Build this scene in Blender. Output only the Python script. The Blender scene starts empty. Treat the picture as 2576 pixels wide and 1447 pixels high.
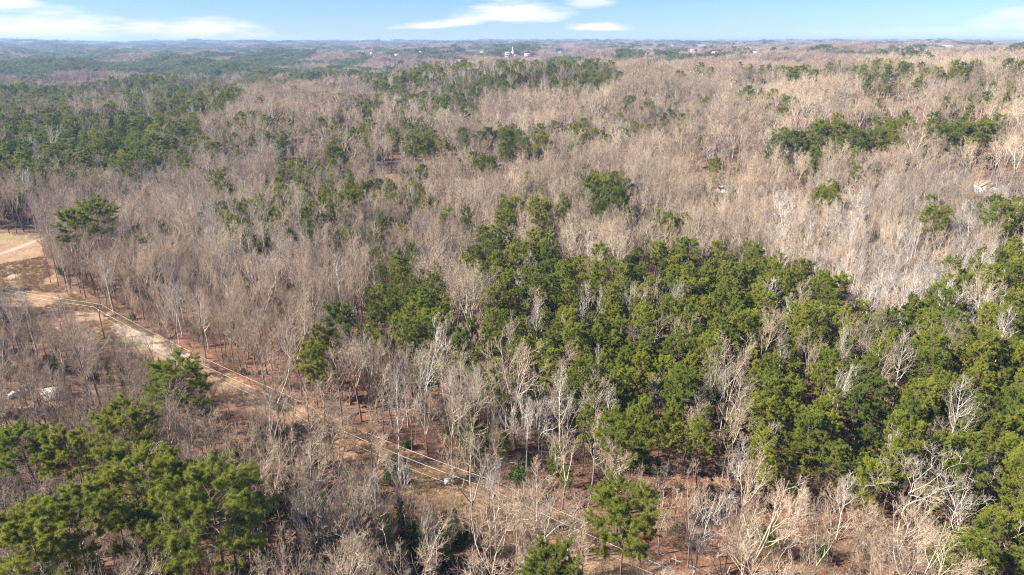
import bpy, math, random
import numpy as np
from mathutils import Matrix, Vector

# ------------------------------------------------------------------ camera, sky, sun, exposure
scn = bpy.context.scene
COL = scn.collection
CAM_H = 85.0
PW, PH = 2575.0, 1447.0            # pixel frame used for reading positions off the photograph
HFOV = 2 * math.atan(18.0 / 24.0)
FPX = PW / 2 / math.tan(HFOV / 2)
CX, CY = PW / 2, PH / 2
PITCH = math.atan((CY - 103.0) / FPX)

cam_d = bpy.data.cameras.new('camera')
cam_d.lens = 24.0; cam_d.sensor_width = 36.0; cam_d.clip_start = 0.5; cam_d.clip_end = 60000
cam = bpy.data.objects.new('camera', cam_d); COL.objects.link(cam)
cam.location = (0, 0, CAM_H); cam.rotation_euler = (math.pi / 2 - PITCH, 0, 0)
scn.camera = cam

SUN_EL, SUN_AZ = math.radians(36), math.radians(-100)   # azimuth clockwise from +Y (view direction)
sun_dir = Vector((math.sin(SUN_AZ) * math.cos(SUN_EL), math.cos(SUN_AZ) * math.cos(SUN_EL), math.sin(SUN_EL)))
sl = bpy.data.lights.new('sun', 'SUN'); sl.energy = 5.0; sl.angle = math.radians(0.6); sl.color = (1.0, 0.93, 0.82)
so = bpy.data.objects.new('sun', sl); COL.objects.link(so)
so.rotation_euler = sun_dir.to_track_quat('Z', 'Y').to_euler()

world = bpy.data.worlds.new('World'); scn.world = world; world.use_nodes = True
wn = world.node_tree; wn.nodes.clear(); WL = wn.links

def wnode(t, **kw):
    n = wn.nodes.new(t)
    for k, v in kw.items(): setattr(n, k, v)
    return n

def wmath(op, a, b=None, c=None, clamp=False):
    n = wnode('ShaderNodeMath', operation=op, use_clamp=clamp)
    for i, v in enumerate((a, b, c)):
        if v is None: continue
        if isinstance(v, (int, float)): n.inputs[i].default_value = v
        else: WL.new(v, n.inputs[i])
    return n.outputs[0]

sky = wnode('ShaderNodeTexSky', sky_type='NISHITA')
sky.sun_disc = False; sky.sun_elevation = SUN_EL; sky.sun_rotation = SUN_AZ
sky.altitude = 300; sky.air_density = 1.0; sky.dust_density = 0.0; sky.ozone_density = 4.0
tc = wnode('ShaderNodeTexCoord')
sep = wnode('ShaderNodeSeparateXYZ'); WL.new(tc.outputs['Generated'], sep.inputs[0])
az_ = wmath('ARCTAN2', sep.outputs[0], sep.outputs[1])
el_ = wmath('ARCSINE', sep.outputs[2])
comb = wnode('ShaderNodeCombineXYZ'); WL.new(az_, comb.inputs[0]); WL.new(wmath('MULTIPLY', el_, 5.0), comb.inputs[1])
warp = wnode('ShaderNodeTexNoise'); warp.inputs['Scale'].default_value = 9; warp.inputs['Detail'].default_value = 5
WL.new(comb.outputs[0], warp.inputs['Vector'])
warp2 = wnode('ShaderNodeTexNoise'); warp2.inputs['Scale'].default_value = 26; warp2.inputs['Detail'].default_value = 6
warp2.inputs['Roughness'].default_value = 0.55
WL.new(comb.outputs[0], warp2.inputs['Vector'])
n1 = wmath('SUBTRACT', warp.outputs[0], 0.5); n2 = wmath('SUBTRACT', warp2.outputs[0], 0.5)

def dir_azel(px, py):
    v = np.array([(px - CX) / FPX, 0, 0]) + np.array([0, math.cos(PITCH), -math.sin(PITCH)]) + (CY - py) / FPX * np.array([0, math.sin(PITCH), math.cos(PITCH)])
    v /= np.linalg.norm(v)
    return math.atan2(v[0], v[1]), math.asin(v[2])

# banks of low cloud: centre pixel, half width, half height above / below, strength
CLOUDS = [(1290, 42, 190, 42, 16, 1.0, -.02), (1130, 60, 150, 15, 9, .8, -.07), (1515, 70, 105, 14, 9, .95, 0.0), (1480, 8, 75, 18, 16, .6, 0),
          (80, 92, 230, 62, 24, 1.0, .03), (500, 92, 210, 42, 20, 1.0, 0), (-10, 4, 90, 24, 18, .95, 0),
          (2350, 92, 280, 20, 12, .35, 0), (2560, 40, 90, 18, 12, .5, -.12), (2900, 60, 300, 30, 20, .7, 0), (-420, 70, 260, 40, 22, .9, 0),
          (760, -160, 420, 50, 26, .8, 0), (1900, -240, 480, 60, 30, .8, 0), (-500, -260, 400, 60, 30, .8, 0), (3200, -190, 420, 50, 30, .8, 0)]
mask = None
for (px, py, hw, hu, hd, s, tilt) in CLOUDS:
    a0, e0 = dir_azel(px, py); wa = hw / FPX * 0.95; wu = hu / FPX; wd = hd / FPX
    u = wmath('DIVIDE', wmath('SUBTRACT', az_, a0), wa)
    de = wmath('SUBTRACT', wmath('SUBTRACT', el_, e0), wmath('MULTIPLY', wmath('SUBTRACT', az_, a0), -tilt))
    vv = wmath('ADD', wmath('MULTIPLY', wmath('MAXIMUM', de, 0.0), 1 / wu), wmath('MULTIPLY', wmath('MINIMUM', de, 0.0), 1 / wd))
    r2 = wmath('ADD', wmath('MULTIPLY', u, u), wmath('MULTIPLY', vv, vv))
    m = wmath('SUBTRACT', 1.0, r2)
    m = wmath('ADD', m, wmath('MULTIPLY', n1, 2.4)); m = wmath('ADD', m, wmath('MULTIPLY', n2, 1.3))
    m = wmath('MULTIPLY', wmath('POWER', wmath('MULTIPLY', m, 1.05, clamp=True), 1.3), s)
    mask = m if mask is None else wmath('MAXIMUM', mask, m)
fade = wmath('MULTIPLY', wmath('ADD', el_, 0.002), 60.0, clamp=True)
mask = wmath('MULTIPLY', mask, fade)
mixc = wnode('ShaderNodeMix', data_type='RGBA')
WL.new(mask, mixc.inputs['Factor'])
gain = wnode('ShaderNodeMix', data_type='RGBA', blend_type='MULTIPLY'); gain.inputs['Factor'].default_value = 1
gain.inputs['B'].default_value = (0.48, 0.63, 0.94, 1); WL.new(sky.outputs[0], gain.inputs['A'])
WL.new(gain.outputs['Result'], mixc.inputs['A']); mixc.inputs['B'].default_value = (6.3, 6.05, 6.05, 1)
bg = wnode('ShaderNodeBackground'); bg.inputs['Strength'].default_value = 0.056
WL.new(mixc.outputs['Result'], bg.inputs['Color'])
wo = wnode('ShaderNodeOutputWorld'); WL.new(bg.outputs[0], wo.inputs['Surface'])

vs = scn.view_settings
vs.view_transform = 'Standard'; vs.look = 'None'; vs.gamma = 1; vs.use_curve_mapping = False; vs.exposure = 1.74
cy = scn.cycles
cy.max_bounces = 4; cy.diffuse_bounces = 3; cy.glossy_bounces = 1; cy.transmission_bounces = 2; cy.transparent_max_bounces = 4; cy.volume_bounces = 0
cy.caustics_reflective = False; cy.caustics_refractive = False
cy.use_denoising = True; cy.denoiser = 'OPENIMAGEDENOISE'; cy.denoising_input_passes = 'RGB_ALBEDO_NORMAL'; cy.denoising_prefilter = 'NONE'
cy.filter_width = 1.1
cy.sample_clamp_indirect = 4

# ------------------------------------------------------------------ terrain and pixel helpers
def sstep(a, b, x):
    t = np.clip((x - a) / (b - a), 0, 1); return t * t * (3 - 2 * t)

def height(x, y):
    x = np.asarray(x, float); y = np.asarray(y, float)
    d = np.hypot(x, y); az = np.arctan2(x, np.maximum(y, 1e-3))
    A = np.interp(az, [-.9, -.6, -.42, -.15, .2, .7], [13, 14, 17, 27, 36, 45])
    rise = sstep(230, 860, d)
    z = A * rise
    z = z + rise * (9.5 * np.sin(x / 92 + 1.3) * np.sin(y / 118 + .5) + 6.0 * np.sin(x / 49 + y / 63 + 2.0) + 2.5 * np.sin(x / 31 - y / 44))
    V = np.interp(az, [-.7, -.3, 0, .3, .7], [8, 16, 20, 10, 3])
    z = z - V * sstep(820, 1250, d) * (1 - sstep(1500, 2300, d))
    z = z + rise * (1 - sstep(1000, 1500, d)) * 3.5 * np.sin(d / 70 + az * 5 + 1.0)
    z = z + 26 * np.exp(-((az + .108) / .045) ** 2 - ((d - 1560) / 110) ** 2)
    far = 60 + 6 * np.sin(az * 7.3 + 1.0) + 4 * np.sin(az * 17 + .4) + 1.5 * np.sin(az * 41) + 6 * sstep(.28, .45, az) * (1 - sstep(.5, .62, az))
    z = z + (far - A) * sstep(2600, 8200, d)
    z = z + (9 * np.sin(x / 310 + 2) * np.sin(y / 420) + 6 * np.sin(d / 260 + az * 9)) * sstep(1300, 2600, d)
    z = z + .5 * np.sin(x / 33) * np.sin(y / 41 + 1)
    return z

def project(x, y, z):
    dx, dy, dz = x, y, z - CAM_H
    c, s = math.cos(PITCH), math.sin(PITCH)
    depth = dy * c - dz * s; up = dy * s + dz * c
    return CX + FPX * dx / depth, CY - FPX * up / depth

_T = np.geomspace(40, 14000, 3000)
def unproject(px, py, h=0.0):
    c, s = math.cos(PITCH), math.sin(PITCH)
    v = np.array([(px - CX) / FPX, c + (CY - py) / FPX * s, -s + (CY - py) / FPX * c])
    P = _T[:, None] * v[None, :]; zz = P[:, 2] + CAM_H - (height(P[:, 0], P[:, 1]) + h)
    i = int(np.argmax(zz < 0)) if (zz < 0).any() else len(_T) - 1
    if i > 0 and (zz < 0).any():
        t = _T[i - 1] + (_T[i] - _T[i - 1]) * zz[i - 1] / (zz[i - 1] - zz[i])
    else: t = _T[i]
    return float(v[0] * t), float(v[1] * t)

def inpoly(x, y, poly):
    r = np.zeros(np.shape(x), bool); n = len(poly)
    for i in range(n):
        x0, y0 = poly[i]; x1, y1 = poly[(i + 1) % n]
        if y0 == y1: continue
        k = (y0 > y) != (y1 > y)
        r ^= k & (x < (x1 - x0) * (y - y0) / (y1 - y0) + x0)
    return r

def wpoly(pts, h=0.0): return [unproject(a, b, h) for a, b in pts]

def vnoise(x, y, scale, seed=0):
    """smooth value noise"""
    x = np.asarray(x) / scale + 1000; y = np.asarray(y) / scale + 1000
    xi = np.floor(x).astype(np.int64); yi = np.floor(y).astype(np.int64); fx = x - xi; fy = y - yi
    fx = fx * fx * (3 - 2 * fx); fy = fy * fy * (3 - 2 * fy)
    def hsh(a, b):
        n = (a * 374761393 + b * 668265263 + seed * 1442695041) & 0x7fffffff
        n = ((n ^ (n >> 13)) * 1274126177) & 0x7fffffff
        return ((n ^ (n >> 16)) & 0xffff) / 65535.0
    return (hsh(xi, yi) * (1 - fx) + hsh(xi + 1, yi) * fx) * (1 - fy) + (hsh(xi, yi + 1) * (1 - fx) + hsh(xi + 1, yi + 1) * fx) * fy

# ------------------------------------------------------------------ material helpers
class NT:
    def __init__(s, name):
        s.m = bpy.data.materials.new(name); s.m.use_nodes = True
        s.t = s.m.node_tree; s.t.nodes.clear(); s.out = s.t.nodes.new('ShaderNodeOutputMaterial')
    def n(s, t, **kw):
        x = s.t.nodes.new(t)
        for k, v in kw.items(): setattr(x, k, v)
        return x
    def put(s, inp, v):
        if isinstance(v, bpy.types.NodeSocket): s.t.links.new(v, inp)
        elif isinstance(v, tuple) and len(v) == 3 and inp.type == 'RGBA': inp.default_value = (*v, 1)
        else: inp.default_value = v
    def math(s, op, a, b=None, clamp=False):
        x = s.n('ShaderNodeMath', operation=op, use_clamp=clamp); s.put(x.inputs[0], a)
        if b is not None: s.put(x.inputs[1], b)
        return x.outputs[0]
    def mix(s, f, a, b, mode='MIX'):
        x = s.n('ShaderNodeMix', data_type='RGBA', blend_type=mode)
        s.put(x.inputs['Factor'], f); s.put(x.inputs['A'], a); s.put(x.inputs['B'], b); return x.outputs['Result']
    def noise(s, vec, scale, detail=3, rough=.55):
        x = s.n('ShaderNodeTexNoise'); s.put(x.inputs['Scale'], scale); s.put(x.inputs['Detail'], detail); s.put(x.inputs['Roughness'], rough)
        if vec is not None: s.put(x.inputs['Vector'], vec)
        return x.outputs[0]
    def ramp(s, f, a, b):
        x = s.n('ShaderNodeMapRange'); s.put(x.inputs[0], f); x.inputs[1].default_value = a; x.inputs[2].default_value = b; return x.outputs[0]
    def scale(s, c, f):
        x = s.n('ShaderNodeVectorMath', operation='SCALE'); s.put(x.inputs[0], c); s.put(x.inputs['Scale'], f); return x.outputs[0]

def mat_plain(name, col, rough=.8, metal=0, var=.12, vscale=3.0):
    t = NT(name); b = t.n('ShaderNodeBsdfPrincipled')
    geo = t.n('ShaderNodeTexCoord')
    nz = t.noise(geo.outputs['Object'], vscale, 5)
    c = t.mix(nz, tuple(v * (1 - var * 2) for v in col), tuple(min(1, v * (1 + var * 2)) for v in col))
    t.put(b.inputs['Base Color'], c); b.inputs['Roughness'].default_value = rough; b.inputs['Metallic'].default_value = metal
    t.t.links.new(b.outputs[0], t.out.inputs[0]); return t.m

def mat_needles(name, c_dark, c_mid, c_yel, trans=.5):
    t = NT(name); oi = t.n('ShaderNodeObjectInfo')
    patch = t.noise(oi.outputs['Location'], .03, 2)
    f = t.math('ADD', t.math('MULTIPLY', oi.outputs['Random'], .75), t.math('MULTIPLY', t.ramp(patch, .3, .7), .35))
    c = t.mix(t.ramp(f, .0, .55), c_dark, c_mid); c = t.mix(t.ramp(f, .6, 1.1), c, c_yel)
    tc = t.n('ShaderNodeTexCoord')
    nz = t.noise(tc.outputs['Object'], .9, 3); c = t.mix(t.ramp(nz, .3, .75), t.scale(c, .72), t.scale(c, 1.25))
    nb = t.noise(tc.outputs['Object'], 2.3, 2); c = t.mix(t.ramp(nb, .66, .8), c, t.mix(.5, c, (.16, .11, .05)))
    d = t.n('ShaderNodeBsdfDiffuse'); tr = t.n('ShaderNodeBsdfTranslucent'); t.put(d.inputs[0], c); t.put(tr.inputs[0], t.mix(.5, c, (.16, .19, .02)))
    mx = t.n('ShaderNodeMixShader'); mx.inputs[0].default_value = trans
    t.t.links.new(d.outputs[0], mx.inputs[1]); t.t.links.new(tr.outputs[0], mx.inputs[2])
    gl = t.n('ShaderNodeBsdfGlossy'); gl.inputs['Roughness'].default_value = .45; gl.inputs[0].default_value = (.9, .95, .8, 1)
    m2 = t.n('ShaderNodeMixShader'); m2.inputs[0].default_value = .012
    t.t.links.new(mx.outputs[0], m2.inputs[1]); t.t.links.new(gl.outputs[0], m2.inputs[2])
    t.t.links.new(m2.outputs[0], t.out.inputs[0]); return t.m

def mat_bark(name, c1, c2, c3, zdark=0.0):
    """bark and twigs: colour changes from tree to tree and with where the tree grows (species patches)"""
    t = NT(name); oi = t.n('ShaderNodeObjectInfo')
    patch = t.noise(oi.outputs['Location'], .012, 3)
    f = t.math('ADD', t.math('MULTIPLY', oi.outputs['Random'], .5), t.math('MULTIPLY', t.ramp(patch, .35, .65), .5))
    c = t.mix(t.ramp(f, 0, .5), c1, c2); c = t.mix(t.ramp(f, .5, 1.0), c, c3)
    tc = t.n('ShaderNodeTexCoord'); nz = t.noise(tc.outputs['Object'], 1.6, 4)
    c = t.mix(t.ramp(nz, .3, .7), t.scale(c, .75), t.scale(c, 1.2))
    d = t.n('ShaderNodeBsdfDiffuse'); t.put(d.inputs[0], c); t.t.links.new(d.outputs[0], t.out.inputs[0]); return t.m

M = {}
M['needle'] = mat_needles('pine_needles', (.116, .161, .029), (.262, .299, .041), (.415, .397, .044))
M['needle_old'] = mat_needles('old_pine_needles', (.109, .161, .034), (.247, .282, .039), (.391, .374, .041))
M['bark_pine'] = mat_bark('pine_bark', (.102, .072, .051), (.145, .102, .072), (.187, .136, .102))
M['bark_grey'] = mat_bark('grey_bark', (.104, .084, .068), (.168, .136, .112), (.240, .208, .176))
M['twig'] = mat_bark('twigs', (.19, .150, .115), (.41, .305, .21), (.58, .455, .315))
M['limb'] = mat_bark('grey_limbs', (.19, .16, .13), (.40, .325, .245), (.60, .51, .40))
M['bark_pale'] = mat_bark('pale_bark', (.374, .327, .281), (.519, .463, .400), (.706, .654, .582))
M['twig_pale'] = mat_bark('pale_twigs', (.252, .210, .172), (.344, .294, .244), (.454, .399, .340))
M['ivy'] = mat_needles('ivy_leaves', (.02, .045, .012), (.04, .08, .018), (.07, .12, .025), .2)
M['grass'] = mat_bark('dry_grass', (.270, .188, .098), (.330, .240, .135), (.375, .292, .180))
M['brush'] = mat_bark('brush_twigs', (.195, .133, .090), (.265, .187, .133), (.328, .250, .187))

# ------------------------------------------------------------------ mesh helpers
def mesh_tris(name, V, T, mats):
    V = np.asarray(V, np.float32); T = np.asarray(T, np.int32)
    me = bpy.data.meshes.new(name)
    me.vertices.add(len(V)); me.vertices.foreach_set('co', V.ravel())
    me.loops.add(T.size); me.loops.foreach_set('vertex_index', T.ravel())
    me.polygons.add(len(T)); me.polygons.foreach_set('loop_start', np.arange(0, T.size, 3, dtype=np.int32))
    me.polygons.foreach_set('loop_total', np.full(len(T), 3, np.int32))
    for m in (mats if isinstance(mats, (list, tuple)) else [mats]): me.materials.append(m)
    me.update(); return me

class MB:
    def __init__(s): s.V = []; s.T = []; s.n = 0
    def add(s, V, T):
        V = np.asarray(V, float).reshape(-1, 3); s.V.append(V); s.T.append(np.asarray(T, int).reshape(-1, 3) + s.n); s.n += len(V); return s
    def mesh(s, name, mat): return mesh_tris(name, np.concatenate(s.V), np.concatenate(s.T), mat)
    def box(s, x0, x1, y0, y1, z0, z1, M4=None):
        V = np.array([(x, y, z) for z in (z0, z1) for y in (y0, y1) for x in (x0, x1)], float)
        T = [(0, 2, 1), (1, 2, 3), (4, 5, 6), (5, 7, 6), (0, 1, 4), (1, 5, 4), (2, 6, 3), (3, 6, 7), (0, 4, 2), (2, 4, 6), (1, 3, 5), (3, 7, 5)]
        return s.add(V, T)
    def poly_prism(s, pts, axis_vec):
        """pts: convex 3-d outline, extruded along axis_vec"""
        n = len(pts); A = np.array(pts, float); B = A + np.array(axis_vec, float); T = []
        for i in range(1, n - 1): T += [(0, i + 1, i), (n, n + i, n + i + 1)]
        for i in range(n):
            j = (i + 1) % n; T += [(i, j, n + i), (j, n + j, n + i)]
        return s.add(np.concatenate([A, B]), T)
    def tube(s, pts, rad, sides=6):
        V, T = tubes(np.array(pts, float)[None], np.array(rad, float)[None], sides); return s.add(V, T)

def norm(v): return v / np.maximum(np.linalg.norm(v, axis=-1, keepdims=True), 1e-9)

def tubes(P, R, sides):
    """P (B,n,3), R (B,n) -> one vertex/triangle array for B tapered tubes"""
    B, n, _ = P.shape
    D = np.empty_like(P); D[:, 1:-1] = P[:, 2:] - P[:, :-2]; D[:, 0] = P[:, 1] - P[:, 0]; D[:, -1] = P[:, -1] - P[:, -2]
    D = norm(D); ref = np.where(np.abs(D[:, :1, 2:3]) > .8, np.array([1., 0, 0]), np.array([0, 0, 1.]))
    a = norm(np.cross(D, np.broadcast_to(ref, D.shape))); b = np.cross(D, a)
    th = np.arange(sides) * 2 * np.pi / sides
    ring = P[:, :, None, :] + R[:, :, None, None] * (np.cos(th)[:, None] * a[:, :, None, :] + np.sin(th)[:, None] * b[:, :, None, :])
    V = ring.reshape(-1, 3)
    i = np.arange(n - 1)[:, None] * sides; k = np.arange(sides)[None]; k2 = (k + 1) % sides
    q = np.stack([i + k, i + k2, i + sides + k2, i + sides + k], -1).reshape(-1, 4)
    t = np.concatenate([q[:, [0, 1, 2]], q[:, [0, 2, 3]]])
    T = (np.arange(B)[:, None, None] * (n * sides) + t[None]).reshape(-1, 3)
    return V, T

def grow(rng, S, D, L, n, trop, wob):
    """B polylines of n points from S along D with length L; trop lifts them, wob wanders"""
    B = len(S); P = np.empty((B, n, 3)); P[:, 0] = S; d = norm(D).copy(); DD = np.empty((B, n, 3)); DD[:, 0] = d
    for i in range(1, n):
        d = norm(d + np.array([0, 0, trop]) + rng.normal(0, wob, (B, 3)))
        P[:, i] = P[:, i - 1] + d * (L / (n - 1))[:, None]; DD[:, i] = d
    return P, DD

def offshoots(rng, P, DD, k, t0, t1, ang0, ang1):
    """k children on each polyline: start, direction, parent parameter"""
    B, n, _ = P.shape; t = t0 + (t1 - t0) * (np.arange(k)[None] + rng.random((B, k))) / k
    x = t * (n - 1); i = np.clip(x.astype(int), 0, n - 2); f = (x - i)[..., None]; b = np.arange(B)[:, None]
    S = P[b, i] * (1 - f) + P[b, i + 1] * f; d = norm(DD[b, i] * (1 - f) + DD[b, i + 1] * f)
    r = norm(np.cross(d, norm(rng.normal(0, 1, d.shape))))
    a = np.radians(ang0 + (ang1 - ang0) * rng.random((B, k)))[..., None]
    return S.reshape(-1, 3), (d * np.cos(a) + r * np.sin(a)).reshape(-1, 3), t.reshape(-1)

def ribbons(rng, S, E, w):
    d = norm(E - S); p = norm(np.cross(d, norm(rng.normal(0, 1, d.shape)))) * (w / 2)[:, None]
    V = np.stack([S - p, S + p, E], 1).reshape(-1, 3); return V, np.arange(len(V)).reshape(-1, 3)

def bare_tree(seed, H, base=.4, spread=.28, n1=14, n2=6, n3=5, n4=4, up=.14, ang=(38, 62), r0=None, forks=1, tw=1.0, lean=0.0, wob=.05):
    """leafless hardwood: trunk, limbs, twigs as (V,T)"""
    rng = np.random.default_rng(seed); r0 = r0 or H * .0105
    tr, lb, tg = MB(), MB(), MB()
    D0 = np.array([[lean * math.cos(seed), lean * math.sin(seed), 1.0]])
    if forks == 1:
        P0, DD0 = grow(rng, np.array([[0, 0, -.3]]), D0, np.array([H * .93]), 9, .06, .035)
        R0 = np.linspace(1, .12, 9)[None] * r0; R0[:, 0] *= 1.35
        tr.add(*tubes(P0, R0, 7))
        S, D, t = offshoots(rng, P0, DD0, n1, base, .97, *ang)
        L = H * spread * (1.15 - .75 * (t - base) / (1 - base)) * rng.uniform(.7, 1.2, len(t)); rr = r0 * .46 * (1.1 - .75 * t)
    else:
        hb = base
        P0, DD0 = grow(rng, np.array([[0, 0, -.3]]), D0, np.array([H * hb]), 6, .04, .03)
        R0 = np.linspace(1, .72, 6)[None] * r0; R0[:, 0] *= 1.35
        tr.add(*tubes(P0, R0, 7))
        th = rng.random() * 6.28 + np.arange(forks) * 6.28 / forks + rng.normal(0, .3, forks)
        tilt = rng.uniform(.25, .6, forks)
        Df = np.stack([np.cos(th) * tilt, np.sin(th) * tilt, np.ones(forks)], 1)
        Pf, DDf = grow(rng, np.repeat(P0[:, -1], forks, 0), Df, rng.uniform(.5, .66, forks) * H, 8, .12, wob * 2.0)
        Rf = np.linspace(.62, .1, 8)[None] * r0 * rng.uniform(.8, 1.1, (forks, 1))
        lb.add(*tubes(Pf, Rf, 6))
        S, D, t = offshoots(rng, Pf, DDf, max(3, n1 // forks), .18, .97, *ang)
        L = H * spread * (1.15 - .75 * t) * rng.uniform(.6, 1.2, len(t)); rr = r0 * .34 * (1.1 - .8 * t)
    P1, DD1 = grow(rng, S, D, L, 6, up, wob * 2); lb.add(*tubes(P1, np.linspace(1, .22, 6)[None] * rr[:, None], 5))
    S, D, t = offshoots(rng, P1, DD1, n2, .22, 1.0, 28, 58); L2 = np.repeat(L, n2) * .52 * (1.2 - .6 * t) * rng.uniform(.7, 1.2, len(t))
    P2, DD2 = grow(rng, S, D, L2, 4, up * 1.1, wob * 2.5)
    r2 = np.maximum(np.repeat(rr, n2) * .4 * (1.1 - .6 * t), .021 * tw)
    lb.add(*tubes(P2, np.linspace(1, .4, 4)[None] * r2[:, None], 4))
    S, D, t = offshoots(rng, P2, DD2, n3, .2, 1.0, 25, 55); L3 = np.repeat(L2, n3) * .5 * (1.2 - .5 * t) * rng.uniform(.7, 1.3, len(t))
    P3, DD3 = grow(rng, S, D, L3, 3, up, wob * 3)
    tg.add(*tubes(P3, np.linspace(1, .5, 3)[None] * np.full((len(P3), 1), .0125 * tw), 3))
    if n4:
        S, D, t = offshoots(rng, P3, DD3, n4, .25, 1.0, 20, 50); L4 = np.repeat(L3, n4) * .62 * rng.uniform(.6, 1.3, len(t))
        D = norm(D + np.array([0, 0, .25]))
        tg.add(*ribbons(rng, S, S + D * L4[:, None], np.full(len(S), .022 * tw)))
    return tr, lb, tg

def tufts(rng, C, D, K, ln, w):
    """needle tufts: K thin needles fanning from each point C around D"""
    n = len(C); d = norm(D[:, None] * .55 + norm(rng.normal(0, 1, (n, K, 3))))
    S = np.repeat(C, K, 0) + rng.normal(0, ln * .12, (n * K, 3)); d = d.reshape(-1, 3)
    return ribbons(rng, S, S + d * (ln * rng.uniform(.7, 1.25, n * K))[:, None], np.full(n * K, w))

def pine_tree(seed, H, cb=.5, rad=3.0, nb=44, nsub=5, K=22, ln=.36, w=.05, round_=.55, pads=False, r0=None, tr_lean=.02, droop=-.02, sparse=0.0):
    """pine: trunk, branches, needles as (V,T)"""
    rng = np.random.default_rng(seed); r0 = r0 or H * .0095
    tr, br, nd = MB(), MB(), MB()
    P0, DD0 = grow(rng, np.array([[0, 0, -.3]]), np.array([[rng.normal(0, tr_lean), rng.normal(0, tr_lean), 1]]), np.array([H * .97]), 10, .05, .02)
    R0 = np.linspace(1, .1, 10)[None] * r0; R0[:, 0] *= 1.3; tr.add(*tubes(P0, R0, 7))
    t = cb + (1 - cb) * (np.arange(nb) + rng.random(nb)) / nb * .985
    x = t * 9; i = np.clip(x.astype(int), 0, 8); f = (x - i)[:, None]; S = P0[0, i] * (1 - f) + P0[0, i + 1] * f
    u = (t - cb) / (1 - cb); th = np.arange(nb) * 2.4 + rng.normal(0, .4, nb)
    prof = np.where(u < round_, .62 + .38 * np.sin(u / round_ * np.pi / 2), np.sqrt(np.maximum(1 - ((u - round_) / (1.02 - round_)) ** 2, .03)))
    L = rad * prof * rng.uniform(.72, 1.15, nb)
    rise = .12 + .75 * u ** 1.6
    D = np.stack([np.cos(th), np.sin(th), rise + rng.normal(0, .12, nb)], 1)
    keep = rng.random(nb) > sparse * (1 - u); S, D, L, u = S[keep], D[keep], L[keep], u[keep]
    P1, DD1 = grow(rng, S, D, L, 6, droop + .05, .09)
    br.add(*tubes(P1, np.linspace(1, .25, 6)[None] * (r0 * .26 * (1.15 - .7 * u))[:, None], 4))
    S2, D2, t2 = offshoots(rng, P1, DD1, nsub, .38 if not pads else .5, 1.0, 25, 65)
    D2 = D2 * np.array([1, 1, .6]); L2 = np.repeat(L, nsub) * rng.uniform(.22, .42, len(S2)) * (1.25 - .5 * t2)
    L2 = np.clip(L2, .35, 1.6 if not pads else 2.1)
    P2, DD2 = grow(rng, S2, D2, L2, 4, .10, .12)
    br.add(*tubes(P2, np.linspace(1, .5, 4)[None] * np.full((len(P2), 1), .018), 3))
    C, CD = [], []
    for P, DD, k, a in ((P1, DD1, 3, .62), (P2, DD2, 4 if not pads else 5, .35)):
        s, d, _ = offshoots(rng, P, DD, k, a, 1.0, 5, 50); C.append(s); CD.append(norm(d + np.array([0, 0, .35])))
        C.append(P[:, -1]); CD.append(DD[:, -1])
    C = np.concatenate(C); CD = np.concatenate(CD)
    nd.add(*tufts(rng, C + rng.normal(0, .08, C.shape), CD, K, ln, w))
    return tr, br, nd

# ------------------------------------------------------------------ object helpers
def link(o): COL.objects.link(o); return o
def tag(o, label=None, cat=None, group=None, kind=None):
    if label: o['label'] = label
    if cat: o['category'] = cat
    if group: o['group'] = group
    if kind: o['kind'] = kind
    return o
def empty(name, loc, rz=0.0, s=1.0):
    o = bpy.data.objects.new(name, None); o.empty_display_size = .5; o.location = loc; o.rotation_euler = (0, 0, rz)
    o.scale = (s, s, s) if isinstance(s, (int, float)) else s
    return link(o)
def part(name, me, parent):
    o = bpy.data.objects.new(name, me); o.parent = parent; return link(o)

class Proto:
    """meshes of one tree model; the parts are placed as children of each tree"""
    def __init__(s, names, meshes): s.names = names; s.meshes = meshes; s.first = None
    def place(s, name, loc, rz, sc, label, cat, group):
        e = empty(name, loc, rz, sc); tag(e, label, cat, group)
        obs = [part(n, m, e) for n, m in zip(s.names, s.meshes)]
        if s.first is None: s.first = obs
        return e

def mk_bare(nm, mats, **kw):
    a = bare_tree(**kw); return Proto(['trunk', 'limbs', 'twigs'], [x.mesh(nm + '_' + p, M[m]) for x, p, m in zip(a, ('trunk', 'limbs', 'twigs'), mats)])
def mk_pine(nm, mats, **kw):
    a = pine_tree(**kw); return Proto(['trunk', 'branches', 'needles'], [x.mesh(nm + '_' + p, M[m]) for x, p, m in zip(a, ('trunk', 'branches', 'needles'), mats)])

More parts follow.
